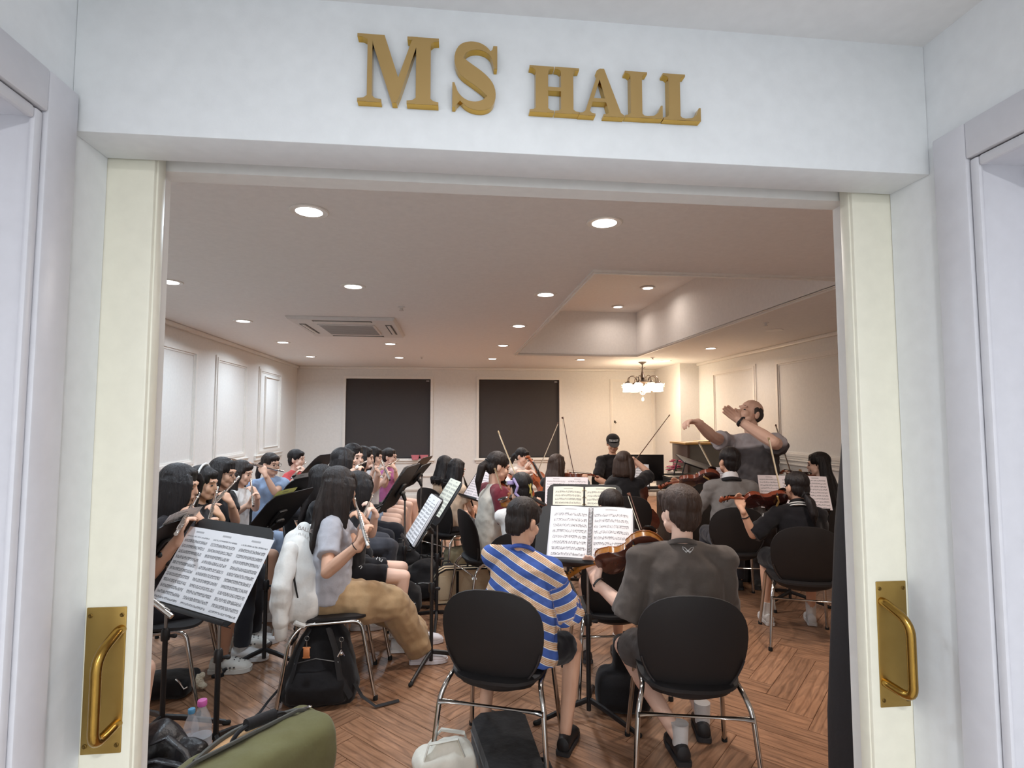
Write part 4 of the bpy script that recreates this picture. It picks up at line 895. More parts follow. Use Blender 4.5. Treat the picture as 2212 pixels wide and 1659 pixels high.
# --- front row: the two boys at the near stand
person('striped', 'boy in the striped t-shirt', 'boy seen from behind in a blue, white and tan striped t-shirt', (1131, 1126, 2.76), 70, 42, -20, 0, 12, shirt=stripe_mat(), loose=1.28, sh_scale=1.08, hem=-.045, roll=9, foot_pts=[np.append(fl(1048, 1585)[:2], .085), np.append(fl(1222, 1620)[:2], .085)], pants=('shorts', (34, 33, 38), 1.05, .75),
       shoes=(30, 28, 29), hair=('short', 'dark'), arms=('pts', at(1205, 1296, 2.86), at(1232, 1292, 2.88), ((.6, .5, -.2), (-.5, .3, -.6), .5, 'L'), ((.5, .7, -.1), (-.4, .2, -.6), .5, 'R'), (-.3, -.2, -1), (.12, -.6, -1)),
       skin=1, vox=.0062, female=False, slv=.98, sidelean=-.02, chair_off=(-.07, .0), feet=(-.12, -.10), knees=(.3, .2))
person('brown', 'boy in the dark grey t-shirt', 'boy seen from behind in a dark grey t-shirt with a small white butterfly print', (1468, 1104, 2.56), 78, 104, -4, 0, 5, shirt_col=(92, 84, 79), loose=1.28, sh_scale=1.22, knee_pts=[at(1348, 1395, 2.84), at(1480, 1420, 3.0)], foot_pts=[np.append(fl(1470, 1640)[:2], .085), np.append(fl(1518, 1590)[:2], .085)], pants=('shorts', (84, 78, 76), 1.1, .8),
       shoes=(34, 32, 34), socks=(224, 221, 220), hair=('fluffy', 'brown'), arms=('violin', (1234, 1240, 2.86), (.15, .8, .6), ((1362, 1070, 3.3), (1440, 1290, 2.75)), -.035), skin=2, vox=.0062, female=False, slv=1.0, extra=0, feet=(-.24, -.26), knees=(.75, .15))
# --- right-hand strings
person('jacket', 'ponytailed girl in the black jacket', 'girl with a low ponytail and black jacket with white collar stripes, seen from behind', (1720, 1052, 3.9), 70, 96, -4, 0, 4, shirt_col=(29, 28, 32), loose=1.12, sh_scale=1.1, pants=('shorts', BLK, 1.1, .95), shoes=(216, 212, 208), socks=(222, 218, 214),
       hair=('lowpony', 'black', .17), arms=('violin', (1560, 1078, 3.95), (.1, .75, .65), ((1660, 950, 4.35), (1700, 1130, 4.15)), 0, 'pale'), skin=1, vox=.0068, slv=.95, extra=1, feet=(-.02, .05), knees=(.28, .22))
person('cardigan', 'boy in the grey cardigan', 'tall boy in a grey cardigan over a white collar, seen from behind', (1575, 996, 4.78), 76, 92, 0, 0, 4, shirt_col=(128, 124, 122), sleeve='long', loose=1.08, pants=('long', (66, 68, 76)), shoes=(40, 40, 42), female=False,
       hair=('short', 'black'), arms=('violin', (1482, 1040, 5.0), (.1, .6, .75), ((1512, 958, 5.35), (1562, 1052, 5.15)), 0, 'pale'), skin=1, extra=1)
person('longright', 'long-haired girl by the right wall', 'girl with very long black hair seated by the right wall facing left', (1768, 1004, 5.0), 112, 142, -4, 0, 4, shirt_col=BLK, pants=('long', (34, 34, 38)), hair=('half', 'black', .62), arms=('violin', (1690, 1020, 5.5), (0, .3, .9), ((1677, 920, 5.6), (1712, 1030, 5.3))), skin=2, extra=1)
# --- centre strings
person('buzz', 'small child behind the near stand', 'child with short dark hair seen just above the open music binder', (1319, 1094, 3.42), 88, 92, 0, 0, 3, shirt_col=(38, 36, 38), pants=('shorts', (60, 48, 44)), hair=('short', 'dark'), socks=(226, 222, 218), shoes=(60, 58, 60), female=False, skin=1, arms=('rest',))
person('bobcello', 'brown-haired cellist in black', 'cellist with a brown bob and black top, seen from behind', (1348, 1000, 5.55), 82, 60, -6, 0, 3, shirt_col=(30, 28, 30), sleeve='half', loose=1.08, pants=('long', (36, 36, 40)), hair=('bob', 'brown'), arms=('cello', (1352, 985, 5.95), ((1405, 952, 5.9), (1372, 996, 5.8)), (1398, 1150, 5.85)), skin=0)
person('cap', 'man in the black cap', 'man in a black baseball cap and black shirt looking down by the back wall', (1324, 958, 7.9), -80, -100, -18, 0, 6, shirt_col=(40, 37, 38), sleeve='half', pants=('long', (40, 40, 44)), hair=('short', 'black'), arms=('rest',), skin=1, female=False, vox=.009)
person('clip', 'girl with the lilac hair clip', 'girl in white with a lilac claw clip in her black hair, seen from behind', (1126, 1056, 3.95), 84, 96, -6, 0, 6, shirt_col=WHT, pants=('shorts', (70, 68, 72)), hair=('short', 'black'), arms=('violin', (1136, 1040, 4.55), (-.2, .2, 1), ((1078, 935, 4.5), (1108, 1010, 4.35)), 0, 'pale'), skin=0, extra=0)
person('maroon', 'ponytailed girl in the maroon raglan shirt', 'girl with a ponytail in a white raglan shirt with maroon sleeves, playing violin', (1076, 1008, 4.75), 18, 12, -16, 0, 9, shirt_col=(206, 198, 186), slv=.8, slcol=(112, 40, 52), pants=('long', (196, 188, 176)), hair=('pony', 'dark', .26), arms=('violin', (1140, 1075, 4.75), (.1, -.75, .6), ((1071, 1016, 4.5), (1096, 1092, 4.55)), 0, 'pale'), skin=0, extra=1)
person('longbrown', 'long brown-haired violinist', 'violinist with long brown hair in a dark top, seen from behind', (1204, 1004, 5.95), 52, 30, -6, 0, 5, shirt_col=(44, 42, 44), pants=('long', (40, 40, 44)), hair=('long', 'brown', .42), arms=('violin', (1264, 1028, 6.0), (-.1, .1, 1), ((1217, 904, 6.0), (1238, 1012, 5.95)), 0), skin=1, extra=1)
person('littlecello', 'girl cellist by the back window', 'small girl cellist in a pale t-shirt in front of the right-hand window', (1128, 986, 7.5), -55, -38, -18, 0, 4, shirt_col=(222, 206, 196), pants=('shorts', (60, 60, 66)), hair=('pony', 'black', .12), arms=('cello', (1139, 986, 7.2), ((1185, 962, 7.1), (1160, 1022, 7.0)), (1188, 1085, 6.9)), skin=2)
person('beigeback', 'girl in beige nearer the back wall', 'long-haired girl in a beige t-shirt, partly hidden behind her neighbour', (962, 1006, 6.35), 42, 30, -10, 0, 4, shirt_col=(222, 190, 162), pants=('shorts', (90, 88, 92)), hair=('long', 'black', .24), arms=('flute', (985, 1060, 6.2)), skin=0)
person('beige', 'girl in beige with the clarinet', 'girl with long black hair in a beige t-shirt and grey shorts, seen from behind', (987, 1015, 5.85), 38, 30, -14, 0, 8, shirt_col=(224, 196, 170), pants=('shorts', (92, 90, 94)), hair=('long', 'black', .19), loose=1.1, arms=('flute', (1018, 1085, 5.95), 'clarinet', .56), skin=0)
# --- flutes along the left wall
person('hidden', 'flutist hidden by the left door', 'flutist mostly hidden behind the left door, only hand and flute showing', np.array([-1.62, 2.36, 1.2]), 60, 50, -4, 0, 4, shirt_col=(60, 60, 66), pants=('shorts', (50, 50, 56)), hair=('long', 'black', .3), arms=('flute', (404, 1358, 2.28), '', .67), skin=0, vox=.007, shoes=(210, 208, 206))
person('farleft', 'long-haired girl in crocs', 'girl with long black hair nearest the left door, wearing white clogs and black socks', (388, 1049, 3.45), 8, 4, -10, 0, 6, shirt_col=(38, 34, 38), pants=('shorts', (36, 34, 40), 1.0, .85), hair=('curtain', 'black', .55), arms=('flute', (392, 1132, 3.02)), skin=1, socks=(30, 29, 31), shoes=(222, 218, 210), croc=True, vox=.0065, foot_pts=[np.append(fl(520, 1403)[:2], .085), np.append(fl(478, 1452)[:2], .085)])
person('band', 'girl with the white hairband', 'girl with a white hairband and black shirt behind the long-haired girl', (438, 1044, 4.05), 4, -4, -8, 0, 4, shirt_col=(42, 40, 44), pants=('long', (50, 50, 56)), hair=('long', 'black', .25), arms=('flute', (453, 1116, 3.75)), skin=1, socks=WHT)
person('glasses', 'girl with glasses in the black t-shirt', 'girl with glasses and long black hair in a black t-shirt by the left wall', (482, 1022, 4.6), -10, -8, -8, 0, 4, shirt_col=(34, 33, 36), pants=('shorts', DEN), hair=('long', 'black', .33), arms=('flute', (455, 1096, 4.2)), skin=1, glasses=True, socks=WHT)
person('fringe', 'girl in the white shirt by the left wall', 'girl with a dark fringe and white shirt beside the girl with glasses', (522, 1022, 5.3), -6, -4, -12, 0, 4, shirt_col=WHT, pants=('long', DEN), hair=('long', 'dark', .24), arms=('flute', (546, 1082, 4.85)), skin=0, socks=WHT)
person('polo', 'girl in the light blue polo', 'girl with glasses and a ponytail in a light blue polo shirt', (585, 1003, 6.0), -62, -30, -4, 0, 2, shirt_col=(150, 172, 204), pants=('shorts', DEN), hair=('pony', 'dark', .2), arms=('flute', (556, 1006, 5.75)), skin=0, glasses=True, socks=WHT)
person('red', 'boy in the red t-shirt', 'small boy in a red t-shirt in the back left corner', (641, 992, 6.85), -14, -8, -2, 0, 4, shirt_col=(206, 84, 86), pants=('shorts', (60, 62, 70)), hair=('short', 'black'), arms=('flute', (632, 1030, 6.3)), skin=2, female=False, socks=WHT)
# --- second row of flutes
person('khaki', 'girl in the grey t-shirt and khaki trousers', 'girl with long dark hair in a grey t-shirt and wide khaki trousers, playing flute', (733, 1052, 3.52), 8, 6, -14, 0, 3, shirt_col=(176, 175, 182), loose=1.1, pants=('long', (174, 144, 108), 1.6), shoes=(236, 232, 236), hair=('curtain', 'dark', .5), arms=('flute', (791, 1166, 3.05)), skin=1, vox=.0062, knees=(.25, .05), foot_pts=[np.append(fl(905, 1392)[:2], .085), np.append(fl(908, 1432)[:2], .085)], slv=.66)
person('blackflute', 'girl in black behind the khaki trousers', 'girl with long black hair and black shorts just behind the girl in khaki', (776, 1054, 4.05), 8, 6, -12, 0, 5, shirt_col=(34, 33, 36), pants=('shorts', (28, 27, 31), 1.0, .7), hair=('curtain', 'black', .4), arms=('flute', (786, 1112, 3.6)), skin=2, socks=WHT)
person('hiddenrow', 'dark-haired player behind the grey t-shirt', 'dark-haired player whose hair shows just left of the girl in grey', (698, 1036, 4.5), 6, 8, -4, 0, 4, shirt_col=(34, 33, 36), pants=('long', (40, 40, 44)), hair=('long', 'black', .4), arms=('rest',), skin=1, vox=.0095)
person('bob', 'player with the short black bob', 'player with a short black bob in front of the left-hand window', (742, 1000, 4.9), 18, 30, -10, 0, 4, shirt_col=(44, 43, 48), pants=('long', (70, 72, 80)), hair=('bob', 'black'), arms=('flute', (770, 1010, 4.5)), skin=0, socks=WHT)
person('smile', 'tall girl with black hair turned outwards', 'girl with shoulder-length black hair, face turned towards the door', (764, 987, 5.5), -12, -38, -4, 0, 3, shirt_col=(222, 216, 218), pants=('long', (36, 36, 42)), hair=('half', 'black', .3), arms=('flute', (735, 1022, 5.2)), skin=2, socks=WHT)
person('white2', 'girl in the white t-shirt, second row', 'black-haired girl in a white t-shirt and denim shorts, seen in profile', (787, 989, 6.1), 4, 0, -6, 0, 4, shirt_col=(226, 222, 226), pants=('shorts', DEN), hair=('long', 'black', .3), arms=('flute', (806, 1012, 5.6)), skin=2, socks=WHT)
person('grey2', 'girl in the pale grey t-shirt, second row', 'black-haired girl in a pale grey t-shirt next to the pink shirt', (808, 987, 6.75), -2, -6, -8, 0, 4, shirt_col=(206, 206, 210), pants=('shorts', (40, 40, 46)), hair=('long', 'black', .3), arms=('flute', (838, 1028, 6.3)), skin=2, socks=WHT)
person('pink', 'girl in the pink t-shirt', 'girl with glasses in a pink t-shirt with a yellow clip in her hair', (842, 987, 7.45), -16, -14, -2, 0, 3, shirt_col=(184, 112, 164), pants=('shorts', (150, 140, 140)), hair=('bun', 'dark'), arms=('flute', (828, 1012, 7.0)), skin=2, glasses=True, socks=WHT)
# --- conductor
cH = at(1620, 896, 5.25)
person('conductor', 'conductor', 'balding conductor in a grey polo shirt, both arms raised', (1620, 893, 5.25), -152, -170, 24, 0, -4, standing=True, shirt_col=(150, 146, 148), loose=1.18, sh_scale=1.12, pants=('long', (62, 58, 60), 1.2), shoes=(40, 38, 38), hair=('bald', 'grey'),
       arms=('pts', at(1596, 908, 4.9), at(1497, 905, 5.0), ((-.75, -.05, .62), (-.5, -.75, -.1), .16, 'L', .42), ((-.95, -.2, .15), (.1, -.1, -1), .7, 'R'), (.5, -.6, -.5), (-.2, .0, -1)), skin=2, female=False, vox=.0055, slv=.6)
# ================================================================== DETAILS WORN BY THE PLAYERS
def hit(key, px, py, part='shirt'):
    """where the line of sight through a pixel meets a garment (world), with its normal"""
    p = PEOPLE[key]; o = next(c for c in p['root'].children if c.name.split('.')[0] == part); b = p['base']; d = unit(ray(px, py))
    ok, loc, nrm, _ = o.ray_cast(Vector(CAM-b), Vector(d)); 
    return (np.array(loc)+b, np.array(nrm)) if ok else (None, None)
def stroke(key, name, lines, mat, r=.0012, part='shirt'):
    g = G()
    for ln in lines:
        P = [hit(key, *q, part) for q in ln]; P = [a+n*.0015 for a, n in P if a is not None]
        if len(P) > 1: g.tube(P, r, 5)
    if g.v: kid(key, name, g, mat)
white_ink = M('white_print', (222, 222, 222), rough=.8)
stroke('brown', 'butterfly_print', [[(1486, 1190), (1480, 1184), (1474, 1181), (1476, 1187), (1480, 1191), (1486, 1190)], [(1486, 1190), (1492, 1184), (1498, 1182), (1496, 1188), (1492, 1192), (1486, 1190)], [(1480, 1191), (1482, 1194), (1486, 1190)], [(1492, 1192), (1490, 1195), (1486, 1190)]], white_ink)
def ring(key, name, mat, up_, r, tr, k=1.0, part=None, tilt=0.0, arc_=(0, 360), fw_=0.0):
    p = PEOPLE[key]; s = p['s']; c = p['nb']+p['T']*up_*s+p['Fc']*fw_*s
    P = [c+(p['L']*math.cos(a)*r*k+p['Fc']*math.sin(a)*r)*s+p['T']*(-tilt*math.sin(a))*s for a in np.linspace(math.radians(arc_[0]), math.radians(arc_[1]), 25)]
    kid(key, name, G().tube(P, tr*s, 8, flat=1.7), mat)
def collar(key, mat, name='collar', up_=.008, r0=.066, r1=.056, h=.035, tilt=.03):
    p = PEOPLE[key]; s = p['s']; g = G(); rows = []
    for t, r in ((0, r0), (.6*h, (r0+r1)/2), (h, r1), (.7*h, r1-.006), (0, r0-.012)):
        rows.append([p['nb']+p['T']*(up_+t-.02)*s+(p['L']*math.cos(a)*r*1.08+p['Fc']*(math.sin(a)*r+.004))*s-p['T']*tilt*math.sin(a)*s for a in np.linspace(0, 2*math.pi, 25)])
    g.grid(rows); kid(key, name, g, mat)
collar('jacket', M('black_rib', (24, 23, 26), rough=.9), h=.05, r0=.07)
for u_ in (-.010, .008): ring('jacket', 'collar_stripe', white_ink, u_, .0725-.12*(u_+.01), .0032, 1.08, tilt=.03)
collar('cardigan', cloth('white_cotton', (232, 230, 232)), 'shirt_collar', h=.055, r0=.068); ring('cardigan', 'dark_neckband', M('black_rib', (24, 23, 26)), -.016, .076, .010, 1.1, tilt=.03)
collar('polo', cloth('polo_collar_blue', (142, 164, 198)), h=.03); collar('conductor', cloth('grey_collar', (150, 146, 146)), h=.03)
ring('brown', 'neckband', cloth('grey_rib', (84, 77, 73)), -.004, .066, .008, 1.06, tilt=.03); ring('striped', 'neckband', cloth('blue_rib', (58, 82, 156)), -.004, .066, .008, 1.06, tilt=.03); ring('khaki', 'neckband', cloth('grey_rib_pale', (168, 167, 174)), -.002, .064, .007, 1.06, tilt=.03)
def bracelet(key, side, mat, r=.028, tr=.003, t=.08, name='bracelet', flat=1):
    p = PEOPLE[key]; e, w = (p['EL'], p['Wl']) if side == 'L' else (p['ER'], p['Wr']); d = unit(e-w); a = unit(np.cross(d, UP)); b = np.cross(d, a); c = w+d*t*(np.linalg.norm(e-w))
    kid(key, name, G().tube([c+(a*math.cos(q)+b*math.sin(q))*r*p['s'] for q in np.linspace(0, 2*math.pi, 17)], tr, 8, flat=flat), mat)
bracelet('brown', 'L', M('watch_band', (30, 29, 32), rough=.5), .031, .004, .06, 'wristwatch', 3.0); bracelet('khaki', 'R', black_cloth, .028, .0025, .1, 'hair_band'); bracelet('jacket', 'L', black_cloth, .031, .004, .3, 'hair_band')
bracelet('conductor', 'L', M('watch_band', (30, 29, 32), rough=.5), .033, .005, .05, 'wristwatch', 3.0); bracelet('farleft', 'L', black_cloth, .028, .0025, .08, 'hair_band'); bracelet('khaki', 'L', white_ink, .03, .006, .1, 'wristwatch', 2)
p = PEOPLE['brown']; h_, k_, a_, _ = p['legs'][0]; kid('brown', 'legging_hem', G().cone(h_+(k_-h_)*.6, .086*p['s'], h_+(k_-h_)*.9, .068*p['s'], 16, (True, False)), black_cloth)
# striped jersey: bands follow the torso, and the sleeves round the arm
p = PEOPLE['striped']; me = p['shirt'].data; n = len(me.vertices); co = np.empty(n*3, np.float32); me.vertices.foreach_get('co', co); co = co.reshape(-1, 3)+p['base']
rel = co-p['pel']; t = rel@p['T']+.5*(rel@-p['L']); band = t/.068
for (a, b), sg in zip(p['arm_pts'], (1, -1)):
    d = unit(b-a); L = np.linalg.norm(b-a); q = (co-a)@d; dist = np.linalg.norm(co-a-np.outer(np.clip(q, 0, L), d), axis=1); m = (dist < .088*p['s']) & (q > .3*L) & (((co-p['nb'])@p['L'])*sg > .125*p['s']); band[m] = -(q[m]/.066)+.35
at_ = me.attributes.new('band', 'FLOAT', 'POINT'); at_.data.foreach_set('value', (band+20).astype(np.float32))
# hair accessories, cap
p = PEOPLE['clip']; HP = p['HP']; lil = M('lilac_plastic', (176, 160, 206), rough=.3); g = G()
for a, b in (((.072, -.075, .075), (.05, -.105, .02)), ((.05, -.105, .02), (.066, -.09, -.03)), ((.066, -.09, -.03), (.035, -.11, -.065))): g.cone(HP(*a), .009, HP(*b), .009, 8)
g.box(HP(.09, -.05, .05), (.05, .03, .03), p['AX'].T, .006); kid('clip', 'claw_clip', g, lil)
g = G()
for a, b in (((-.035, -.105, .03), (-.055, -.10, -.02)), ((-.05, -.105, .035), (-.04, -.112, -.03)), ((-.045, -.108, 0), (-.06, -.095, -.06))): g.cone(HP(*a), .0045, HP(*b), .0045, 6)
kid('clip', 'yellow_hairpin', g, M('yellow_enamel', (206, 186, 100), rough=.3))
p = PEOPLE['pink']; kid('pink', 'hair_clip', G().tube([p['HP'](.05, -.07, .10), p['HP'](.075, -.06, .09), p['HP'](.085, -.055, .065)], .012, 8), M('yellow_clip', (232, 222, 70), rough=.4))
p = PEOPLE['band']; kid('band', 'hairband', G().tube([p['HP'](.094*math.cos(a)*1.0, -.005, .02+.118*math.sin(a)) for a in np.linspace(-.1, math.pi+.1, 15)], .007, 8), M('white_band', (230, 228, 226)))
p = PEOPLE['cap']; HP = p['HP']; capm = cloth('black_cap', (34, 32, 33)); g = G()
g.ball(HP(0, -.012, .052), np.array((.094, .108, .084))*p['hs'], p['AX'], 20, 12); hb = G()
ob('cap', g.off(p['base']), capm, p['root'])
g = G().loft([(HP(0, .075, .04), p['hL'], p['hU'], .082, .006), (HP(0, .12, .032), p['hL'], p['hU'], .078, .006), (HP(0, .16, .018), p['hL'], p['hU'], .058, .005), (HP(0, .18, .01), p['hL'], p['hU'], .03, .004)], 16); kid('cap', 'cap_brim', g, cloth('grey_brim', (70, 66, 64)))
g = G()
for i in range(9):
    a = -.62+i*.155; c = HP(math.sin(a)*.098, -.012+math.cos(a)*.108, .072); g.box(c, (.008 if i % 3 else .004, .006, .026), np.stack([unit(p['hL']*math.cos(a)-p['hF']*math.sin(a)), unit(p['hF']*math.cos(a)+p['hL']*math.sin(a)), p['hU']], 1))
for zz in (.061, .084): g.tube([HP(math.sin(a)*.097, -.012+math.cos(a)*.1075, zz) for a in np.linspace(-.68, .68, 9)], .0035, 5)
kid('cap', 'cap_lettering', g, white_ink)
def dark_below(o, zcut, slope):  # shirt colour, darker below a slanting line
    m = bpy.data.materials.new('polo_dark_below'); m.use_nodes = True; nt = m.node_tree; N = nt.nodes.new; L = nt.links.new; p = nt.nodes['Principled BSDF']
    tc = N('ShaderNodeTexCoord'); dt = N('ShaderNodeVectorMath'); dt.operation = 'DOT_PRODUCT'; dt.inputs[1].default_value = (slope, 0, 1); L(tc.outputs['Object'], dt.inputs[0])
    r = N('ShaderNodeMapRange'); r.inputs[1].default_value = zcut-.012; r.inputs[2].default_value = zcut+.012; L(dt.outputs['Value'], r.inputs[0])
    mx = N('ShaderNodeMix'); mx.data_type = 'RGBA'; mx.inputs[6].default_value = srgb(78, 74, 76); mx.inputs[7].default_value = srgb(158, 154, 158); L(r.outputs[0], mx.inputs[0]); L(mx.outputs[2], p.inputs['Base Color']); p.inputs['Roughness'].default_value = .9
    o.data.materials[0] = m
dark_below(PEOPLE['conductor']['shirt'], 1.33, -.25)
# dark lower half of the conductor's polo, print on the black shorts, mark on the jacket sleeve
stroke('jacket', 'sleeve_mark', [[(1646, 1110), (1647, 1116)], [(1649, 1110), (1648, 1116)]], white_ink, .003)
stroke('blackflute', 'shorts_print', [[(815, 1204), (813, 1209)], [(819, 1205), (821, 1208), (819, 1211), (823, 1213)], [(826, 1209), (824, 1214)]], white_ink, .0028, 'shorts')
stroke('blackflute', 'shorts_number', [[(775, 1225), (780, 1222), (782, 1225), (779, 1229)]], white_ink, .0025, 'shorts')
# ================================================================== STANDS AND MUSIC
mus = [music_mat('music_dense', 13, dens=.47, seed=1), music_mat('music_page', 9, dens=.53, seed=5), music_mat('music_cream', 10, paper=(232, 230, 214), dens=.53, seed=9), music_mat('music_sleeve', 9, dens=.54, seed=12, gloss=1.0), music_mat('music_loose', 11, paper=(238, 228, 230), dens=.55, seed=15)]
def frame_of(yaw, tilt):
    a, t = math.radians(yaw), math.radians(tilt); x = np.array([math.cos(a), math.sin(a), 0]); hn = np.array([x[1], -x[0], 0]); return x, UP*math.cos(t)-hn*math.sin(t)
def st(label, C, yaw, tilt, w=.5, h=.34, paper=None, base=None, **k):
    x, y = frame_of(yaw, tilt); s = stand(label, C, x, y, w, h, base, rot=k.pop('rot', .4), **k)
    return s
def on(s, du=0, dv=0, dn=.001): return s['C']+s['x']*du+s['y']*dv+s['n']*dn
S1 = st('music stand nearest the left door with three pages of music', np.array((-1.14, 2.823, .858))+frame_of(-36.1, 29.9)[1]*.026, -36.1, 29.9, .63, .44, rot=1.1)
sheet('three joined pages of dense flute music on the nearest left stand', on(S1, .0, -.014), S1['x'], S1['y'], .671, .365, mus[0], 3, curl=.004)
S3 = st('stand beside the left door post seen from its edge', at(348, 1174, 3.08), -96, 36, .34, .30, rot=.2)
sheet('clear sleeve page on the stand beside the left door post', on(S3, -.02, .03), S3['x'], S3['y'], .30, .34, mus[3], 1, curl=.012)
S2 = st('stand with a yellow sheet in front of the light blue polo', at(600, 1108, 3.9), -104, 40, .56, .38, base=tuple(fl(570, 1432)[:2]), rot=-.35)
sheet('yellow edged page on the stand in front of the light blue polo', on(S2, .13, .045), S2['x'], S2['y'], .24, .36, music_mat('music_yellow', 10, paper=(226, 228, 140)), 1)
SA = st('tall black stand between the red t-shirt and the grey t-shirt', at(642, 1064, 4.75), -106, 38, .54, .34, rot=.7)
sheet('page with staff lines clipped behind the tall black stand', on(SA, .12, .02), SA['x'], SA['y'], .21, .38, mus[1], 1)
SC = st('stand farthest back beside the boy in red', at(686, 1006, 5.9), -104, 44, .46, .34, rot=.1)
S6 = st('stand in front of the white t-shirt, second row, nearest the door', at(864, 1052, 4.6), -100, 32, .50, .42, rot=.9)
S7 = st('stand with its back under the pink flower pots', at(905, 1008, 6.6), -104, 42, .46, .32, rot=.3)
S8 = st('stand between the pink flower pots and the girls in beige', at(902, 1026, 5.75), -100, 40, .50, .30, rot=.5)
sheet('thick folder of music on the stand nearest the pink t-shirt', on(S6, .03, .03, .012), S6['x'], S6['y'], .42, .34, mus[1], 2)
S9 = st('stand holding the white folder of music in the centre', (-.174, 3.627, .946), -77.6, 31.7, .36, .34, base=tuple(fl(931, 1437)[:2]), rot=.15)
wf = thing('music_folder', 'white folder of music seen steeply on the centre stand', 'folder', tuple(on(S9, 0, 0, .012)), 0)
x_, y_ = S9['x'], S9['y']; n_ = S9['n']
ob('pages', sheet_mesh(None, x_, y_, .29, .305, n_, 2, curl=.012, lift=.008), mus[0], wf); ob('cover', G().box(-n_*.003, (.31, .32, .014), np.stack([x_, y_, n_], 1), .003), M('white_card', (226, 226, 230), rough=.5), wf)
S9b = st('stand with rounded desk behind the white folder', at(959, 1082, 4.3), -76, 33, .40, .36, base=tuple(fl(943, 1347)[:2]), rot=.5)
sheet('cream page standing on the rounded desk behind the white folder', on(S9b, -.02, .03), S9b['x'], S9b['y'], .32, .30, mus[2], 2)
S10 = st('stand shared by the two boys in the front row', (.703, 2.95, .968), -18, 40, .52, .36, base=(.735, 3.02), rot=1.25)
bd = thing('music_binder', 'open spiral binder of music shared by the two front boys', 'binder', tuple(on(S10, .03, .012, .008)), 0)
x_, y_, n_ = S10['x'], S10['y'], S10['n']; R_ = np.stack([x_, y_, n_], 1)
ob('cover', G().box(-n_*.004, (.445, .312, .005), R_, .001), M('white_card', (226, 226, 230), rough=.5), bd)
l_ = ob('page', sheet_mesh(None, x_, y_, .21, .30, n_, 1, curl=.010, lift=.003), mus[1], bd, loc=tuple(-x_*.110)); r_ = ob('page', sheet_mesh(None, x_, y_, .21, .30, n_, 1, curl=.014, lift=.003), mus[3], bd, loc=tuple(x_*.110)); r_['label'] = 'page in a glossy clear sleeve'
ob('spiral', G().tube([x_*.012*math.cos(a)+n_*(.008+.012*math.sin(a))+y_*(-.145+.29*a/(2*math.pi*34)) for a in np.linspace(0, 2*math.pi*34, 34*8)], .0014, 5), M('dark_wire', (96, 86, 80), rough=.3, metal=.8), bd)
S11 = st('second centre stand with a cream binder in front of the small child', at(1262, 1094, 4.25), -15, 34, .58, .38, rot=.2)
b2 = thing('music_binder', 'cream paged ring binder on the second centre stand', 'binder', tuple(on(S11, .0, .005, .006)), 0); x_, y_, n_ = S11['x'], S11['y'], S11['n']
ob('cover', G().box(-n_*.003, (.50, .32, .005), np.stack([x_, y_, n_], 1), .001), black_plastic, b2)
for q in (-1, 1): ob('page', sheet_mesh(None, x_, y_, .235, .31, n_, 1, curl=.01, lift=.003), mus[2], b2, loc=tuple(x_*.125*q))
for q in range(5): ob('binder_ring', G().tube([y_*(-.12+q*.06)+x_*.014*math.cos(a)+n_*(.010+.014*math.sin(a)) for a in np.linspace(0, math.pi*2, 13)], .002, 6), brass_m, b2)
S12 = st('third centre stand in front of the long brown hair', at(1226, 1066, 5.2), -14, 30, .42, .34, rot=.6)
sheet('two loose pages on the third centre stand', on(S12, -.01, .0), S12['x'], S12['y'], .40, .33, mus[4], 2)
S13 = st('stand in front of the ponytailed girl in the black jacket', (2.98, 4.634, .94), -21.6, 32.1, .50, .34, base=(2.93, 4.66), rot=-.7)
sheet('wide open score in front of the ponytailed girl', on(S13, 0, .01), S13['x'], S13['y'], .56, .315, mus[4], 3)
S14 = st('stand in front of the boy in the grey cardigan', at(1588, 1042, 5.55), -20, 32, .50, .34, rot=.4)
sheet('open score in front of the boy in the grey cardigan', on(S14, .03, .01), S14['x'], S14['y'], .46, .32, mus[4], 2)
S15 = st('stand in front of the brown-haired cellist', at(1366, 1028, 6.45), -20, 30, .40, .33, rot=.5)
sheet('page in front of the brown-haired cellist', on(S15, .03, 0), S15['x'], S15['y'], .32, .30, mus[1], 2)
S16 = st('stand in front of the maroon raglan shirt, nearest the back wall', at(1034, 1048, 5.5), -66, 36, .40, .32, rot=.8)
sheet('printed page beside the ponytail of the girl in maroon', on(S16, 0, 0), S16['x'], S16['y'], .36, .30, mus[4], 2)
# ================================================================== BAGS AND CASES
# white hoodie over the back of the khaki girl's chair
P_ = PEOPLE['khaki']; g = G(); bx0 = P_['pel']-P_['F']*.20
A_ = lambda px, py, Y: at(px, py, Y)
hz = thing('hoodie', 'off-white hooded jacket hung over the chair back of the girl in khaki', 'jacket', (bx0[0], bx0[1], .46)); O_ = np.array([bx0[0], bx0[1], .46])
Y0 = bx0[1]
g.chain([A_(655, 1148, Y0), A_(650, 1180, Y0-.05), A_(646, 1240, Y0-.10), A_(652, 1310, Y0-.12), A_(660, 1335, Y0-.1)], [.055, .075, .10, .105, .06], 12)
g.chain([A_(638, 1165, Y0-.02), A_(618, 1230, Y0-.14), A_(610, 1300, Y0-.2), A_(612, 1330, Y0-.2)], [.06, .068, .07, .055], 12)
g.chain([A_(672, 1150, Y0+.1), A_(668, 1230, Y0+.08), A_(672, 1300, Y0+.05)], [.05, .07, .06], 12)
ob('body', rm(g.off(O_), .009, 6, .6, .024, .11), cloth('hoodie_fleece', (226, 223, 218), bump=.5, bscale=16), hz)
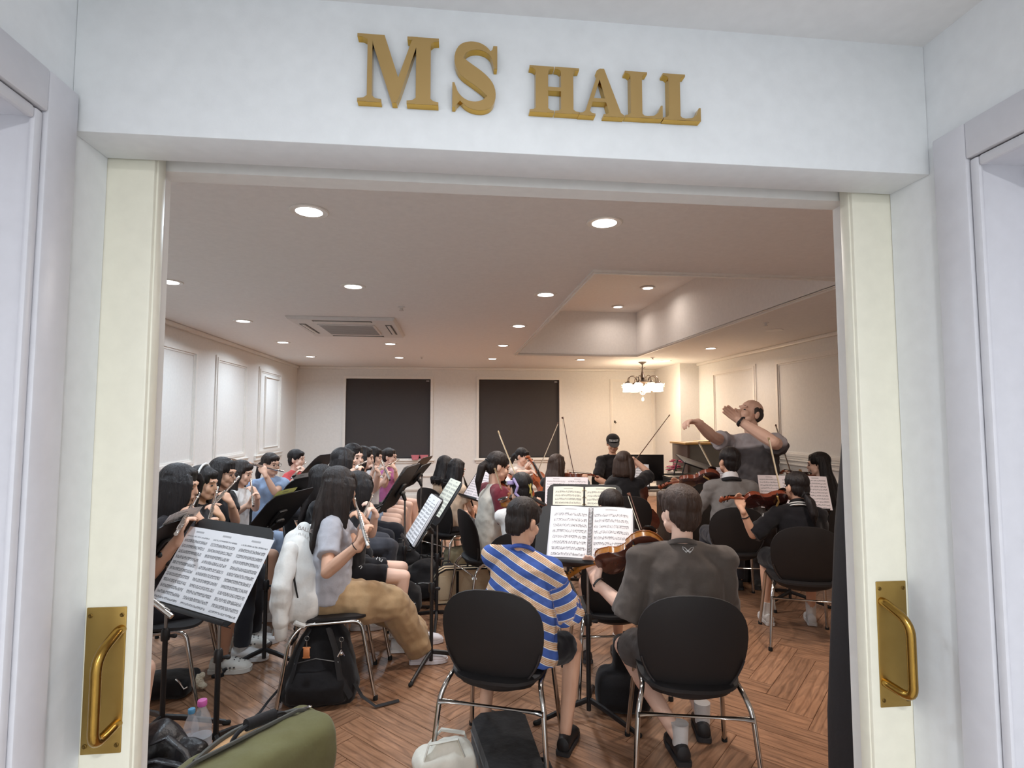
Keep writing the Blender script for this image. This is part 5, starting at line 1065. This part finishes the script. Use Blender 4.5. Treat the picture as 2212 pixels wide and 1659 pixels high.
ob('sleeve', rm(G().chain([A_(626, 1190, Y0-.16), A_(608, 1270, Y0-.27), A_(607, 1340, Y0-.28), A_(607, 1352, Y0-.28)], [.05, .056, .045, .036], 12).off(O_), .009, 4, .6, .02, .08), cloth('hoodie_fleece', (226, 223, 218)), hz)
ob('cuff', G().chain([A_(607, 1352, Y0-.28), A_(607, 1372, Y0-.28)], [.036, .034], 12).off(O_), cloth('hoodie_rib', (220, 217, 212)), hz)
ob('hem', G().tube([A_(636, 1345, Y0-.22), A_(655, 1352, Y0-.2), A_(676, 1340, Y0-.06)], .014, 8).off(O_), cloth('hoodie_rib', (220, 217, 212)), hz)
g = G(); wd_ = [(0, 0, 'S'), (1, 0, 'E'), (2, 0, 'L'), (3, 0, 'L'), (4, 0, 'E'), (5, 0, 'R')]
c_ = bpy.data.curves.new('t', 'FONT'); c_.body = 'BALLER'; c_.size = .034; c_.extrude = .0006; c_.space_character = .92; to = bpy.data.objects.new('t', c_); COL.objects.link(to)
dg = bpy.context.evaluated_depsgraph_get(); dg.update(); tm_ = bpy.data.meshes.new_from_object(to.evaluated_get(dg)); bpy.data.objects.remove(to)
bt = at(643, 1143, Y0-.09)-O_; dirx = unit(at(668, 1150, Y0-.09)-at(643, 1143, Y0-.09)); diry = unit(UP*.8+np.array([.0, .55, 0])); dirz = np.cross(dirx, diry)
tm_.transform(Matrix(((dirx[0], diry[0], dirz[0], bt[0]), (dirx[1], diry[1], dirz[1], bt[1]), (dirx[2], diry[2], dirz[2], bt[2]), (0, 0, 0, 1)))); ob('lettering', tm_, M('brown_print', (120, 104, 96)), hz)
# black backpack leaning under the khaki girl's chair
bp = thing('backpack', 'black backpack standing under the chair of the girl in khaki', 'backpack', (-.74, 3.36, 0)); g = G()
g.loft([((0, .02, .0), X3, Y3, .20, .12), ((0, .02, .06), X3, Y3, .215, .135), ((0, .03, .20), X3, Y3, .185, .125), ((.01, .05, .33), X3, Y3, .135, .10), ((.01, .07, .42), X3, Y3, .075, .06)], 22, pw=3); g.loft([((0, -.09, .03), X3, Y3, .16, .06), ((0, -.09, .12), X3, Y3, .165, .065), ((0, -.06, .19), X3, Y3, .13, .05)], 18, pw=3)
ob('body', rm(g, .009, 5, .5, .012, .08), black_cloth, bp)
for q in (-1, 1):
    ob('strap', G().tube([(q*.05, -.045, .41), (q*.10, -.085, .30), (q*.13, -.11, .16), (q*.19, -.1, .05)], .02, 8, flat=.3), M('black_webbing', (30, 29, 31), rough=.8), bp)
    ob('loose_strap', G().tube([(q*.20, -.05, .10), (q*.25, -.10, .05), (q*.28 if q < 0 else .33, -.14, .012), (q*.30 if q < 0 else .45, -.19 if q < 0 else -.08, .008)], .011, 6, flat=.35), M('black_webbing', (30, 29, 31)), bp)
ob('zip', G().tube([(-.12, -.1, .24), (0, -.115, .27), (.12, -.1, .24)], .003, 5), steel_m, bp)
for px, py, nm, mt in ((662, 1410, 'orange_charm', M('orange_charm', (206, 130, 80), rough=.35)), (737, 1412, 'silver_charm', silver_m)):
    c = at(px, py, 3.20)-np.array([-.74, 3.36, 0]); ch = ob('key_ring', G().tube([c+np.array([.012*math.cos(a), 0, .075+.012*math.sin(a)]) for a in np.linspace(0, 6.3, 13)], .002, 5).tube([c+np.array([0, 0, .062]), c+np.array([0, 0, .03])], .003, 5), steel_m, bp)
    gg = G()
    if 'orange' in nm: gg.box(c, (.034, .014, .05), None, .006).box(c+np.array([0, 0, .026]), (.040, .006, .008), None, .002).box(c-np.array([0, 0, .026]), (.040, .006, .008), None, .002)
    else: gg.tube([c+np.array([-.018, 0, -.015]), c+np.array([0, 0, .02]), c+np.array([.018, 0, -.012])], .004, 6).ball(c, (.01, .006, .01))
    ob(nm, gg, mt, ch)
# olive holdall, open along the top
hd_ = unit(np.array([-.30, -.37, 0])); sd_ = np.array([hd_[1], -hd_[0], 0]); e0 = np.array([-.60, 2.72, 0]); LN = .72
dfl = thing('duffel_bag', 'olive green holdall lying open on the floor inside the left door', 'bag', tuple(e0+hd_*LN/2)); O_ = e0+hd_*LN/2; g = G()
g.loft([(e0+hd_*t+UP*(.135), sd_, UP, a, b) for t, a, b in ((0, .13, .12), (.02, .15, .134), (.2, .156, .138), (.45, .158, .136), (.68, .15, .13), (LN, .13, .11))], 28, pw=3.6); g.off(O_)
ol_m = cloth('olive_canvas', (106, 104, 70), bump=.45, bscale=14); ob('body', rm(g, .01, 4, .6, .026, .13), ol_m, dfl)
pt_ = lambda t, s_, z: e0+hd_*t+sd_*s_+UP*z-O_
lens = [pt_(.10+.45*i/14, .025+.075*math.sin(math.pi*i/14)*1, .283) for i in range(15)]; lens2 = [pt_(.10+.45*i/14, .02, .286) for i in range(15)]
ob('lining', G().grid([[l-UP*.004 for l in lens2], [(l+m)/2-UP*.006 for l, m in zip(lens, lens2)], [l-UP*.004 for l in lens]]), cloth('tan_lining', (188, 148, 106)), dfl)
ob('zip', G().tube([l+UP*.003 for l in lens], .008, 8, flat=1.5), M('grey_zip', (84, 84, 80), rough=.7), dfl); ob('zip', G().tube([pt_(.04, .035, .262)]+[l+UP*.002 for l in lens2]+[pt_(.62, .03, .262)], .006, 8, flat=1.5), M('grey_zip', (84, 84, 80)), dfl)
ob('zip_pull', G().tube([pt_(.03, .03, .268), pt_(.06, .034, .278), pt_(.075, .036, .272)], .004, 6).ball(pt_(.03, .03, .272), (.012, .008, .005)), silver_m, dfl)
ob('handle', G().tube(fillet([pt_(.14, .07, .25), pt_(.16, .045, .30), pt_(.36, .045, .315), pt_(.40, .06, .25), pt_(.40, .10, .19)], .05, 6), .019, 10, flat=.45), black_cloth, dfl); ob('handle_wrap', G().tube([pt_(.20, .045, .306), pt_(.33, .045, .318)], .024, 12), black_cloth, dfl)
# soft black leather bag, bottles, black case bag and plush
lb_m = M('black_leather', (34, 32, 34), rough=.38, bump=.25, bscale=60); c0 = at(362, 1560, 2.55); lb = pouch('handbag', 'slouchy black leather handbag on the floor by the left door', 'handbag', (c0[0], 2.55, 0), np.eye(3), [('b', (0, 0, .10), (.30, .22, .20)), ('o', (-.04, 0, .22), (.12, .09, .09)), ('o', (.09, -.03, .17), (.08, .08, .08))], lb_m, .010, .05, .09, 3)
ob('strap', G().tube([(-.05, -.06, .26), (.04, -.08, .30), (.12, -.10, .25), (.16, -.12, .20)], .016, 8, flat=.4), lb_m, lb); ob('strap', G().tube([(-.10, -.09, .20), (.02, -.12, .235), (.10, -.13, .22), (.17, -.13, .19)], .016, 8, flat=.4), lb_m, lb)
hr = [(-.085+.03*16*math.sin(a)**3/16, -.16, .135+.03*(13*math.cos(a)-5*math.cos(2*a)-2*math.cos(3*a)-math.cos(4*a))/16) for a in np.linspace(0, 2*math.pi, 25)]; ob('heart_buckle', G().tube(hr, .006, 8), silver_m, lb); ob('zip_pull', G().tube([(.05, -.13, .17), (.05, -.135, .12)], .003, 6).ball((.05, -.137, .112), .007), silver_m, lb)
def plastic_clear():
    return M('clear_plastic', (236, 240, 248), rough=.06, alpha=.30, coat=1.0)
def bottle(label, x, y, h, r, cap, liq=None):
    t = thing('water_bottle', label, 'bottle', (x, y, 0), 0, 'plastic water bottles'); pr = [(r*.8, 0), (r, .012)]
    for i in range(7): z = .03+i*h*.08; pr += [(r*.96, z), (r, z+h*.03)]
    pr += [(r*.99, h*.64), (r*.8, h*.76), (r*.42, h*.88), (r*.36, h*.93), (r*.36, h*.97)]
    ob('body', G().lathe(pr, n=24), plastic_clear(), t); ob('label_band', G().lathe([(r*1.01, h*.36), (r*1.012, h*.37), (r*1.012, h*.5), (r*1.01, h*.51)], n=24), M('pale_label', (222, 226, 234), rough=.4, alpha=.5), t)
    ob('cap', G().lathe([(r*.43, h*.92), (r*.46, h*.93), (r*.46, h*.99), (r*.42, h)], n=20), cap, t)
bottle('large clear water bottle with a pink cap beside the olive holdall', -1.12, 2.74, .315, .044, M('pink_cap', (226, 110, 190), rough=.4)); bottle('clear water bottle with a blue cap behind the pink-capped one', -1.19, 2.80, .25, .034, M('blue_cap', (96, 160, 200), rough=.4))
c0 = fl(355, 1500); nb_ = pouch('shoulder_bag', 'flat black bag lying behind the leather handbag', 'bag', (c0[0], c0[1], 0), np.eye(3), [('b', (0, 0, .06), (.34, .2, .11))], black_cloth, .012, .02); c0 = fl(424, 1492)
ob('clip', G().tube([(.10, -.09, .12), (.13, -.1, .10), (.15, -.1, .07), (.17, -.1, .08)], .005, 6), silver_m, nb_)
pl = pouch('plush_toy', 'small cream plush charm on the floor beside the flat black bag', 'toy', (c0[0], c0[1], 0), np.eye(3), [('o', (0, 0, .05), (.04, .035, .045)), ('o', (-.03, 0, .08), (.018, .014, .02)), ('o', (.03, 0, .085), (.018, .014, .02)), ('o', (.045, -.01, .03), (.02, .02, .018))], cloth('cream_plush', (206, 192, 168), bump=.8, bscale=120), .006, .006, .02, 2)
# white tote, black cases near the front chairs, beige violin case, pile of bags
tt = pouch('tote_bag', 'white cotton tote bag slumped under the striped boy\'s chair', 'bag', (-.02, 2.52, 0), rotz(.2), [('b', (0, 0, .085), (.27, .17, .17)), ('o', (.02, 0, .16), (.10, .05, .05))], cloth('white_canvas', (226, 222, 210), bump=.4, bscale=18), .009, .04, .10, 4)
ob('handle', G().tube([(-.09, -.06, .15), (-.07, -.05, .21), (.05, -.03, .215), (.08, -.05, .15)], .016, 8, flat=.3), cloth('white_canvas', (226, 222, 210)), tt); ob('handle', G().tube([(-.08, .05, .15), (-.02, .04, .22), (.08, .04, .20), (.10, .04, .14)], .016, 8, flat=.3), cloth('white_canvas', (226, 222, 210)), tt)
def case(name, label, base, rz, l, w, h, mat, trim_, taper=.75, handle_=True, cat='case', top=1.0):
    t = thing(name, label, cat, base, rz); pl = [(-l/2, -w/2*taper), (-l/2+.04, -w/2*taper-.012), (0, -w/2*.88), (l/2-.06, -w/2), (l/2, -w/2+.05), (l/2, w/2-.05), (l/2-.06, w/2), (0, w/2*.88), (-l/2+.04, w/2*taper+.012), (-l/2, w/2*taper)]
    ob('shell', G().prism(pl, (0, 0, .006), X3, Y3, 0, h*.6).prism(pl, (0, 0, h*.6), X3, Y3, 0, h*.4, .97), mat, t); ob('zip', G().tube([(a*1.003, b*1.01, h*.6) for a, b in pl+pl[:1]], .004, 6), trim_, t)
    if handle_: ob('handle', G().tube(fillet([(-.07, -w/2*.86, h*.5), (-.06, -w/2-.03, h*.5), (.06, -w/2-.03, h*.5), (.07, -w/2*.88, h*.5)], .02, 5), .01, 8), black_cloth, t)
    return t
pip = M('pale_piping', (110, 106, 104), rough=.5)
case('violin_case', 'long black violin case on the floor under the striped boy\'s chair', (.27, 2.48, 0), math.radians(96), .80, .27, .13, black_cloth, pip)
bx_ = pouch('instrument_bag', 'tall black instrument bag behind the dark grey t-shirt boy\'s stand', 'bag', (.92, 3.07, 0), rotz(-.25), [('b', (.02, 0, .11), (.30, .20, .22)), ('b', (.05, .02, .28), (.17, .15, .22))], black_cloth, .012, .015, .1, 6); ob('top_handle', G().tube([(.02, .0, .37), (.03, .0, .41), (.08, 0, .41), (.09, 0, .37)], .008, 8), black_cloth, bx_)
vc = thing('violin_case', 'beige violin case with black trim standing on its side by the chairs', 'case', (.04, 5.0, 0), math.radians(8)); pl_ = [(-.19, .03), (-.17, 0), (.5, 0), (.55, .04), (.55, .22), (.5, .27), (-.10, .29), (-.16, .26), (-.19, .2)]
bg_m = cloth('beige_canvas', (206, 184, 152)); ob('shell', G().prism(pl_, (0, .07, .003), X3, Z3, 0, .14), bg_m, vc)
for yy in (-.07, .0, .07): ob('black_trim', G().tube([(a, yy, b+.003) for a, b in pl_+pl_[:1]], .007, 6), black_cloth, vc)
ob('strap', G().box((.0, -.076, .14), (.022, .008, .27)), black_cloth, vc); ob('strap', G().box((.30, -.076, .14), (.022, .008, .27)), black_cloth, vc); ob('pocket', G().box((-.09, -.074, .14), (.14, .012, .2), None, .03), cloth('beige_pocket', (198, 176, 146)), vc); ob('handle', G().tube(fillet([(.1, 0, .29), (.1, 0, .325), (.24, 0, .325), (.24, 0, .29)], .02, 4), .009, 8), black_cloth, vc)
for i, (px, py, yy, sz, lab) in enumerate([(872, 1275, 4.75, (.30, .24, .26), 'black rucksack on the floor in front of the khaki knees'), (915, 1240, 5.15, (.34, .26, .34), 'tall black bag in the centre pile beneath the white folder'), (868, 1195, 5.35, (.36, .26, .44), 'big black bag under the bare knees of the second row'), (905, 1170, 6.0, (.5, .3, .42), 'wide black case at the back of the centre pile'), (965, 1215, 5.35, (.26, .22, .24), 'black pouch behind the beige violin case')]):
    c = at(px, py, yy); t = pouch('rucksack', lab, 'bag', (c[0], yy, 0), rotz(.3*i), [('b', (0, 0, sz[2]*.42), (sz[0], sz[1], sz[2]*.8)), ('o', (0, -sz[1]*.1, sz[2]*.8), (sz[0]*.36, sz[1]*.36, sz[2]*.2)), ('b', (0, -sz[1]*.5, sz[2]*.28), (sz[0]*.7, .09, sz[2]*.42))], black_cloth, .014, .03, .1, 4)
    ob('carry_loop', G().tube([(-.04, 0, sz[2]*.95), (-.03, 0, sz[2]*1.08), (.03, 0, sz[2]*1.08), (.04, 0, sz[2]*.95)], .007, 6), M('black_webbing', (30, 29, 31)), t); ob('zip', G().tube([(-sz[0]*.36, -sz[1]*.62, sz[2]*.46), (0, -sz[1]*.66, sz[2]*.5), (sz[0]*.36, -sz[1]*.62, sz[2]*.46)], .003, 5), steel_m, t)
c = at(990, 1190, 6.0); t = pouch('tote_bag', 'olive beige tote hanging low beneath the girls in beige', 'bag', (c[0], 5.75, 0), rotz(.4), [('b', (0, 0, .15), (.3, .16, .30))], cloth('khaki_canvas', (150, 140, 112)), .012, .04, .1, 4); ob('handle', G().tube([(-.08, -.05, .28), (-.06, -.06, .38), (.06, -.06, .38), (.08, -.05, .28)], .012, 6, flat=.4), cloth('cream_webbing', (206, 200, 180)), t)
# black padded case standing just inside the right leaf
t = thing('cello_case', 'tall black padded case standing just inside the right door', 'case', (1.265, 1.56, 0)); g = G().loft([((0, 0, .0), X3, Y3, .15, .12), ((0, 0, .10), X3, Y3, .158, .125), ((0, 0, .7), X3, Y3, .148, .12), ((0, 0, 1.25), X3, Y3, .112, .09), ((.0, 0, 1.60), X3, Y3, .075, .06), ((.0, 0, 1.70), X3, Y3, .03, .03)], 20, pw=2.6)
ob('shell', g, M('black_padded', (30, 27, 30), rough=.7, bump=.1, bscale=40), t); ob('handle', G().tube([(0, .11, .85), (0, .15, .87), (0, .15, .97), (0, .10, 1.0)], .010, 8), black_cloth, t); ob('zip', G().tube([(0, .125, .05), (0, .12, .7), (0, .09, 1.25), (0, .06, 1.6)], .004, 6), steel_m, t)
# ================================================================== BACK OF THE HALL
pc = at(1483, 960, 7.55); PX = pc[0]
pn = thing('upright_piano', 'glossy black upright piano behind the conductor', 'piano', (PX, 7.55, 0)); gloss = M('piano_reflection_tint', (104, 98, 86), rough=.10, coat=1.0)  # black lacquer; grey-green wall reflection put into its base colour
ob('case', G().bx(.03, 1.45, .02, .5, .02, 1.23), gloss, pn); ob('side_post', G().bx(0, .045, -.02, .52, 0, 1.235, .006), M('walnut_edge', (84, 66, 58), rough=.3), pn); ob('side_post', G().bx(1.44, 1.485, -.02, .52, 0, 1.235, .006), M('walnut_edge', (84, 66, 58)), pn)
ob('lid', G().bx(-.03, 1.51, -.03, .54, 1.235, 1.262, .006), M('piano_lid', (196, 150, 84), rough=.35), pn); ob('key_shelf', G().bx(.05, 1.44, -.28, .02, .60, .70, .01), gloss, pn); ob('keys', G().bx(.1, 1.38, -.26, -.11, .70, .716), M('ivory', (230, 226, 214), rough=.3), pn); ob('music_ledge', G().bx(.2, 1.2, -.03, .02, .92, .94), gloss, pn)
for i, (x, y, r, w, c) in enumerate([(.2, .2, .1, .3, (236, 226, 200)), (.55, .22, -.2, .42, (240, 228, 190)), (.85, .2, .15, .34, (226, 176, 80)), (.42, .25, .3, .3, (238, 222, 176))]):
    o = ob('sheet_music', G().box((0, 0, .004+.004*i), (w, .24, .006), rotz(r)), M('score_paper_%d' % i, c, rough=.6), loc=(PX+x, 7.55+y, 1.262)); tag(o, ['cream score lying at the left end of the piano top', 'wide cream score in the middle of the piano top', 'yellow covered score nearest the conductor on the piano', 'ivory score on top of the others on the piano'][i], 'sheet music', 'scores on the piano')
# open equipment case with a flower pot behind
ec = at(1442, 1030, 6.75); t = thing('equipment_case', 'open black equipment case with a raised lid beside the piano', 'case', (ec[0]+.38, 6.9, 0)); dk = M('charcoal_case', (54, 52, 50), rough=.4)
ob('body', G().bx(-.38, .38, -.2, .25, .02, .86, .01), dk, t); ob('rim', G().frame(rect(-.385, .385, -.205, .255), rect(-.35, .35, -.17, .22), (0, 0, .86), X3, Y3, -.005, .018), M('aluminium_rim', (150, 146, 138), rough=.35, metal=.8), t)
ob('lid', G().box((.14, .02, .99), (.60, .36, .02), Matrix.Rotation(.33, 3, 'Y') @ Matrix.Rotation(.25, 3, 'X'), .006), black_metal, t); ob('lid_stay', G().tube([(-.18, -.1, .86), (-.12, -.1, 1.06)], .008, 6).tube([(-.18, .15, .86), (-.12, .15, 1.06)], .008, 6), black_metal, t)
fp = at(1457, 1005, 7.3); t = thing('flower_pot', 'pot of pink flowers standing by the piano', 'plant', (fp[0], 7.3, 0)); ob('pedestal', G().lathe([(.12, 0), (.12, .02), (.05, .05), (.04, .7), (.09, .74), (.09, .76)], n=20), M('grey_stone', (120, 116, 110)), t); ob('pot', G().lathe([(.07, .76), (.10, .87), (.105, .88), (.09, .87)], n=20), M('white_pot', (210, 204, 198)), t)
fr_ = random.Random(4)
for i in range(22):
    a, r, z = fr_.uniform(0, 6.28), fr_.uniform(0, .12), fr_.uniform(.90, 1.05); c = np.array([r*math.cos(a), r*math.sin(a), z]); gg = G()
    for q in range(5): w = 2*math.pi*q/5+a; gg.ball(c+np.array([.018*math.cos(w), .018*math.sin(w), 0]), (.017, .017, .009), rotz(w), 8, 6)
    gg.ball(c+UP*.006, .008, None, 6, 4); ob('blossom', gg, M('pink_petal_%d' % (i % 3), [(206, 90, 120), (186, 70, 96), (226, 130, 150)][i % 3], rough=.7), t)
for i in range(14):
    a = i*.9; d = np.array([math.cos(a), math.sin(a), .25*math.sin(i)]); c = np.array([0, 0, .93])+d*.08; ob('leaf', G().ball(c, (.05, .02, .004), np.stack([unit(d), unit(np.cross(UP, d)), UP]), 8, 6), M('leaf_green', (74, 92, 52), rough=.6), t)
# desk with monitor
mx = at(1400, 1060, 6.8)[0]; t = thing('computer_desk', 'white computer desk by the back wall', 'desk', (mx, 6.95, 0)); ob('worktop', G().bx(-.5, .45, -.3, .35, .70, .73, .004), M('white_laminate', (222, 214, 200), rough=.4), t)
for sx in (-.46, .41):
    for sy in (-.26, .31): ob('leg', G().bx(sx-.02, sx+.02, sy-.02, sy+.02, 0, .70), M('white_laminate', (222, 214, 200)), t)
t = thing('monitor', 'black computer monitor on the white desk', 'monitor', (mx-.03, 6.95, .73), math.radians(-6)); ob('screen', G().box((0, 0, .24), (.56, .025, .33), None, .006), M('black_screen', (26, 24, 25), rough=.25), t); ob('bezel', G().frame(rect(-.283, .283, .072, .408), rect(-.27, .27, .087, .395), (0, .0, 0), X3, Z3, -.016, .017), black_plastic, t); ob('neck', G().bx(-.03, .03, -.01, .02, .01, .1), black_plastic, t); ob('foot', G().lathe([(.11, 0), (.11, .008), (.04, .014)], n=20), black_plastic, t)
t = thing('keyboard', 'black computer keyboard in front of the monitor', 'keyboard', (mx+.05, 6.75, .73)); ob('base', G().box((0, 0, .01), (.42, .13, .016), None, .004), black_plastic, t); g = G()
for r in range(4):
    for c in range(14): g.box((-.195+c*.03, -.045+r*.03, .02), (.025, .025, .008))
ob('keycaps', g, M('keycap', (40, 38, 39), rough=.5), t)
# pink pots on the sill of the left window
for i, (px, lab) in enumerate([(897, 'left one of two pink planters on the left window sill'), (916, 'right one of two pink planters on the left window sill')]):
    c = at(px, 990, 11.3); t = thing('planter', lab, 'planter', (c[0], 11.31, WZ0-.02), 0, 'pink planters'); ob('tub', G().loft([((0, -.02, 0), X3, Y3, .06, .03), ((0, -.02, .085), X3, Y3, .085, .04), ((0, -.02, .09), X3, Y3, .088, .042), ((0, -.02, .088), X3, Y3, .075, .03)], 16, pw=4), M('pink_plastic', (214, 128, 140), rough=.5), t); ob('soil', G().bx(-.07, .07, -.045, .005, .07, .08), M('soil', (60, 48, 40)), t)
# chandelier
cx, cy = 3.47, 9.89; t = thing('chandelier', 'crystal chandelier with lit glass shades in the back right corner', 'chandelier', (cx, cy, HC)); brz = M('dark_bronze', (74, 62, 56), rough=.35, metal=.7)
ob('ceiling_rose', G().lathe([(.075, 0), (.07, -.012), (.03, -.035), (.014, -.05)], n=20), brz, t); ob('stem', G().lathe([(.009, -.04), (.009, -.10), (.03, -.12), (.012, -.13), (.014, -.17), (.035, -.25), (.045, -.29), (.02, -.32), (.05, -.335), (.13, -.36), (.13, -.375), (.06, -.40), (.03, -.44), (.008, -.46)], n=20), brz, t)
for k in range(6): a = k*math.pi/3; ob('finial_leaf', G().ball((.035*math.cos(a), .035*math.sin(a), -.115), (.035, .012, .004), np.stack([unit((math.cos(a), math.sin(a), .5)), (-math.sin(a), math.cos(a), 0), (0, 0, 1)]), 8, 6), brz, t)
shade_m = M('lit_glass_shade', (255, 236, 206), emit=14.0); crys = M('crystal', (255, 244, 226), rough=.05, trans=.8, emit=.5)
for k in range(8):
    a = k*math.pi/4+.2; d = np.array([math.cos(a), math.sin(a), 0]); ar = ob('arm', G().tube(arc(d*.20+UP*-.345, d, UP, .085, 180, -20, 12), .007, 8), brz, t)
    ob('shade', G().lathe([(.03, -.40), (.062, -.41), (.078, -.44), (.066, -.48), (.068, -.53), (.074, -.545), (.05, -.54), (.02, -.45)], tuple(d*.30), 18), shade_m, ar); ob('shade_cap', G().lathe([(.012, -.36), (.03, -.375), (.036, -.40)], tuple(d*.30), 14), brz, ar)
    ob('bobeche_drop', G().ball(tuple(d*.39+UP*-.42), (.010, .010, .018), None, 8, 6).ball(tuple(d*.39+UP*-.46), (.006, .006, .012), None, 8, 6), crys, ar)
g = G()
for k in range(10):
    a = k*math.pi/5
    for z, r in ((-.42, .10), (-.45, .095), (-.48, .088), (-.51, .08), (-.54, .07), (-.57, .05), (-.595, .03)): g.ball((r*math.cos(a), r*math.sin(a), z), (.009, .009, .012), None, 6, 5)
ob('crystal_strands', g, crys, t, kind='stuff'); ob('drop_pendant', G().ball((0, 0, -.69), (.028, .028, .035), None, 10, 8).tube([(0, 0, -.46), (0, 0, -.66)], .002, 5), crys, t)
pl_ = bpy.data.lights.new('chandelier_light', 'POINT'); pl_.energy = 15; pl_.color = (1, .66, .36); pl_.shadow_soft_size = .25; po = bpy.data.objects.new('chandelier_light', pl_); po.location = (cx, cy, HC-.62); COL.objects.link(po)
# ceiling fittings
rows_ = ['nearest the door', 'in the second row', 'in the third row', 'in the fourth row', 'in the row by the back wall', 'in the raised coffer, nearer', 'in the raised coffer, farther', 'in the raised coffer, hidden end']
D0 = None
for x_, y_, z_, c_, r_ in LAMPS:
    colm = 'far left' if x_ < -1.5 else ('left of centre' if x_ < 0 else ('centre' if x_ < 1.5 else ('right of centre' if x_ < 3 else 'far right')))
    lab = 'round ceiling downlight %s, %s' % (rows_[r_], colm)
    if D0: dup(D0, (x_, y_, z_), 0, lab); continue
    D0 = thing('downlight', lab, 'ceiling light', (x_, y_, z_), 0, 'round recessed downlights'); ob('trim_ring', G().lathe([(.082, .004), (.098, .004), (.098, -.004), (.092, -.008), (.084, -.006)], n=32), trim_m, D0); ob('diffuser', G().lathe([(.084, .002), (.084, -.005), (.05, -.007), (.001, -.008)], n=32), lamp_m, D0)
o = thing('downlight', 'unlit round downlight at the right side of the ceiling', 'ceiling light', (3.80, 6.19, HC), 0, 'round recessed downlights'); ob('trim_ring', G().lathe([(.082, .004), (.098, .004), (.098, -.004), (.092, -.008), (.084, -.006)], n=32), trim_m, o); ob('diffuser', G().lathe([(.084, .002), (.084, -.003), (.001, -.003)], n=32), M('unlit_diffuser', (190, 182, 176)), o)
acm0 = M('ac_white_plastic', (224, 220, 216), rough=.45)
for i, (x_, y_, lab) in enumerate([(3.42, 5.73, 'sprinkler head on the ceiling right of the coffer'), (-.49, 5.29, 'sprinkler head on the ceiling behind the air conditioner'), (3.39, 9.14, 'sprinkler head on the ceiling near the chandelier'), (-.53, 9.49, 'sprinkler head on the ceiling near the back wall')]):
    t = thing('sprinkler', lab, 'sprinkler', (x_, y_, HC), 0, 'ceiling sprinklers'); ob('escutcheon', G().lathe([(.035, .002), (.035, -.004), (.014, -.01), (.012, -.03)], n=16), acm0, t); ob('deflector', G().lathe([(.022, -.034), (.022, -.037), (.004, -.037)], n=12).tube([(.012, 0, -.02), (.012, 0, -.035)], .003, 5), acm0, t)
ax0, ax1, ay0, ay1 = -1.72, -.61, 5.85, 7.1
t = thing('air_conditioner', 'white ceiling cassette air conditioner with four louvres', 'air conditioner', ((ax0+ax1)/2, (ay0+ay1)/2, HC-.002)); hw, hd2 = (ax1-ax0)/2, (ay1-ay0)/2; acm = M('ac_white_plastic', (224, 220, 216), rough=.45)
ob('panel', G().prism(rect(-hw, hw, -hd2, hd2), (0, 0, 0), X3, -Y3, 0, .03, .96), acm, t); ob('intake_grille', G().box((0, 0, -.035), (hw*1.1, hd2*1.05, .012), None, .004), acm, t)
for k in range(14): ob('grille_slat', G().box((0, -hd2*.48+k*hd2*.96/13, -.043), (hw*1.02, .010, .006)), M('ac_grey', (176, 170, 166)), t)
for sx, sy, w, d in ((0, -.82, hw*1.1, .07), (0, .82, hw*1.1, .07), (-.82, 0, .07, hd2*1.05), (.82, 0, .07, hd2*1.05)):
    sl = ob('air_slot', G().box((sx*hw, sy*hd2, -.031), (w, d, .004)), M('dark_slot', (70, 66, 64)), t); ob('louvre', G().box((sx*hw, sy*hd2, -.036), (w*.96, d*.5, .006) if w > d else (w*.5, d*.96, .006), None, .002), acm, sl)
c = at(1328, 912, YB); o = thing('wall_hook', 'small metal hook on the panelled back wall beneath the chandelier', 'hook', (c[0], YB, c[2])); ob('hook', G().tube([(0, 0, .02), (0, -.04, .015), (.02, -.05, -.01), (0, -.045, -.025)], .007, 6), brz, o); ob('backplate', G().box((0, -.003, .01), (.03, .008, .05)), brz, o)
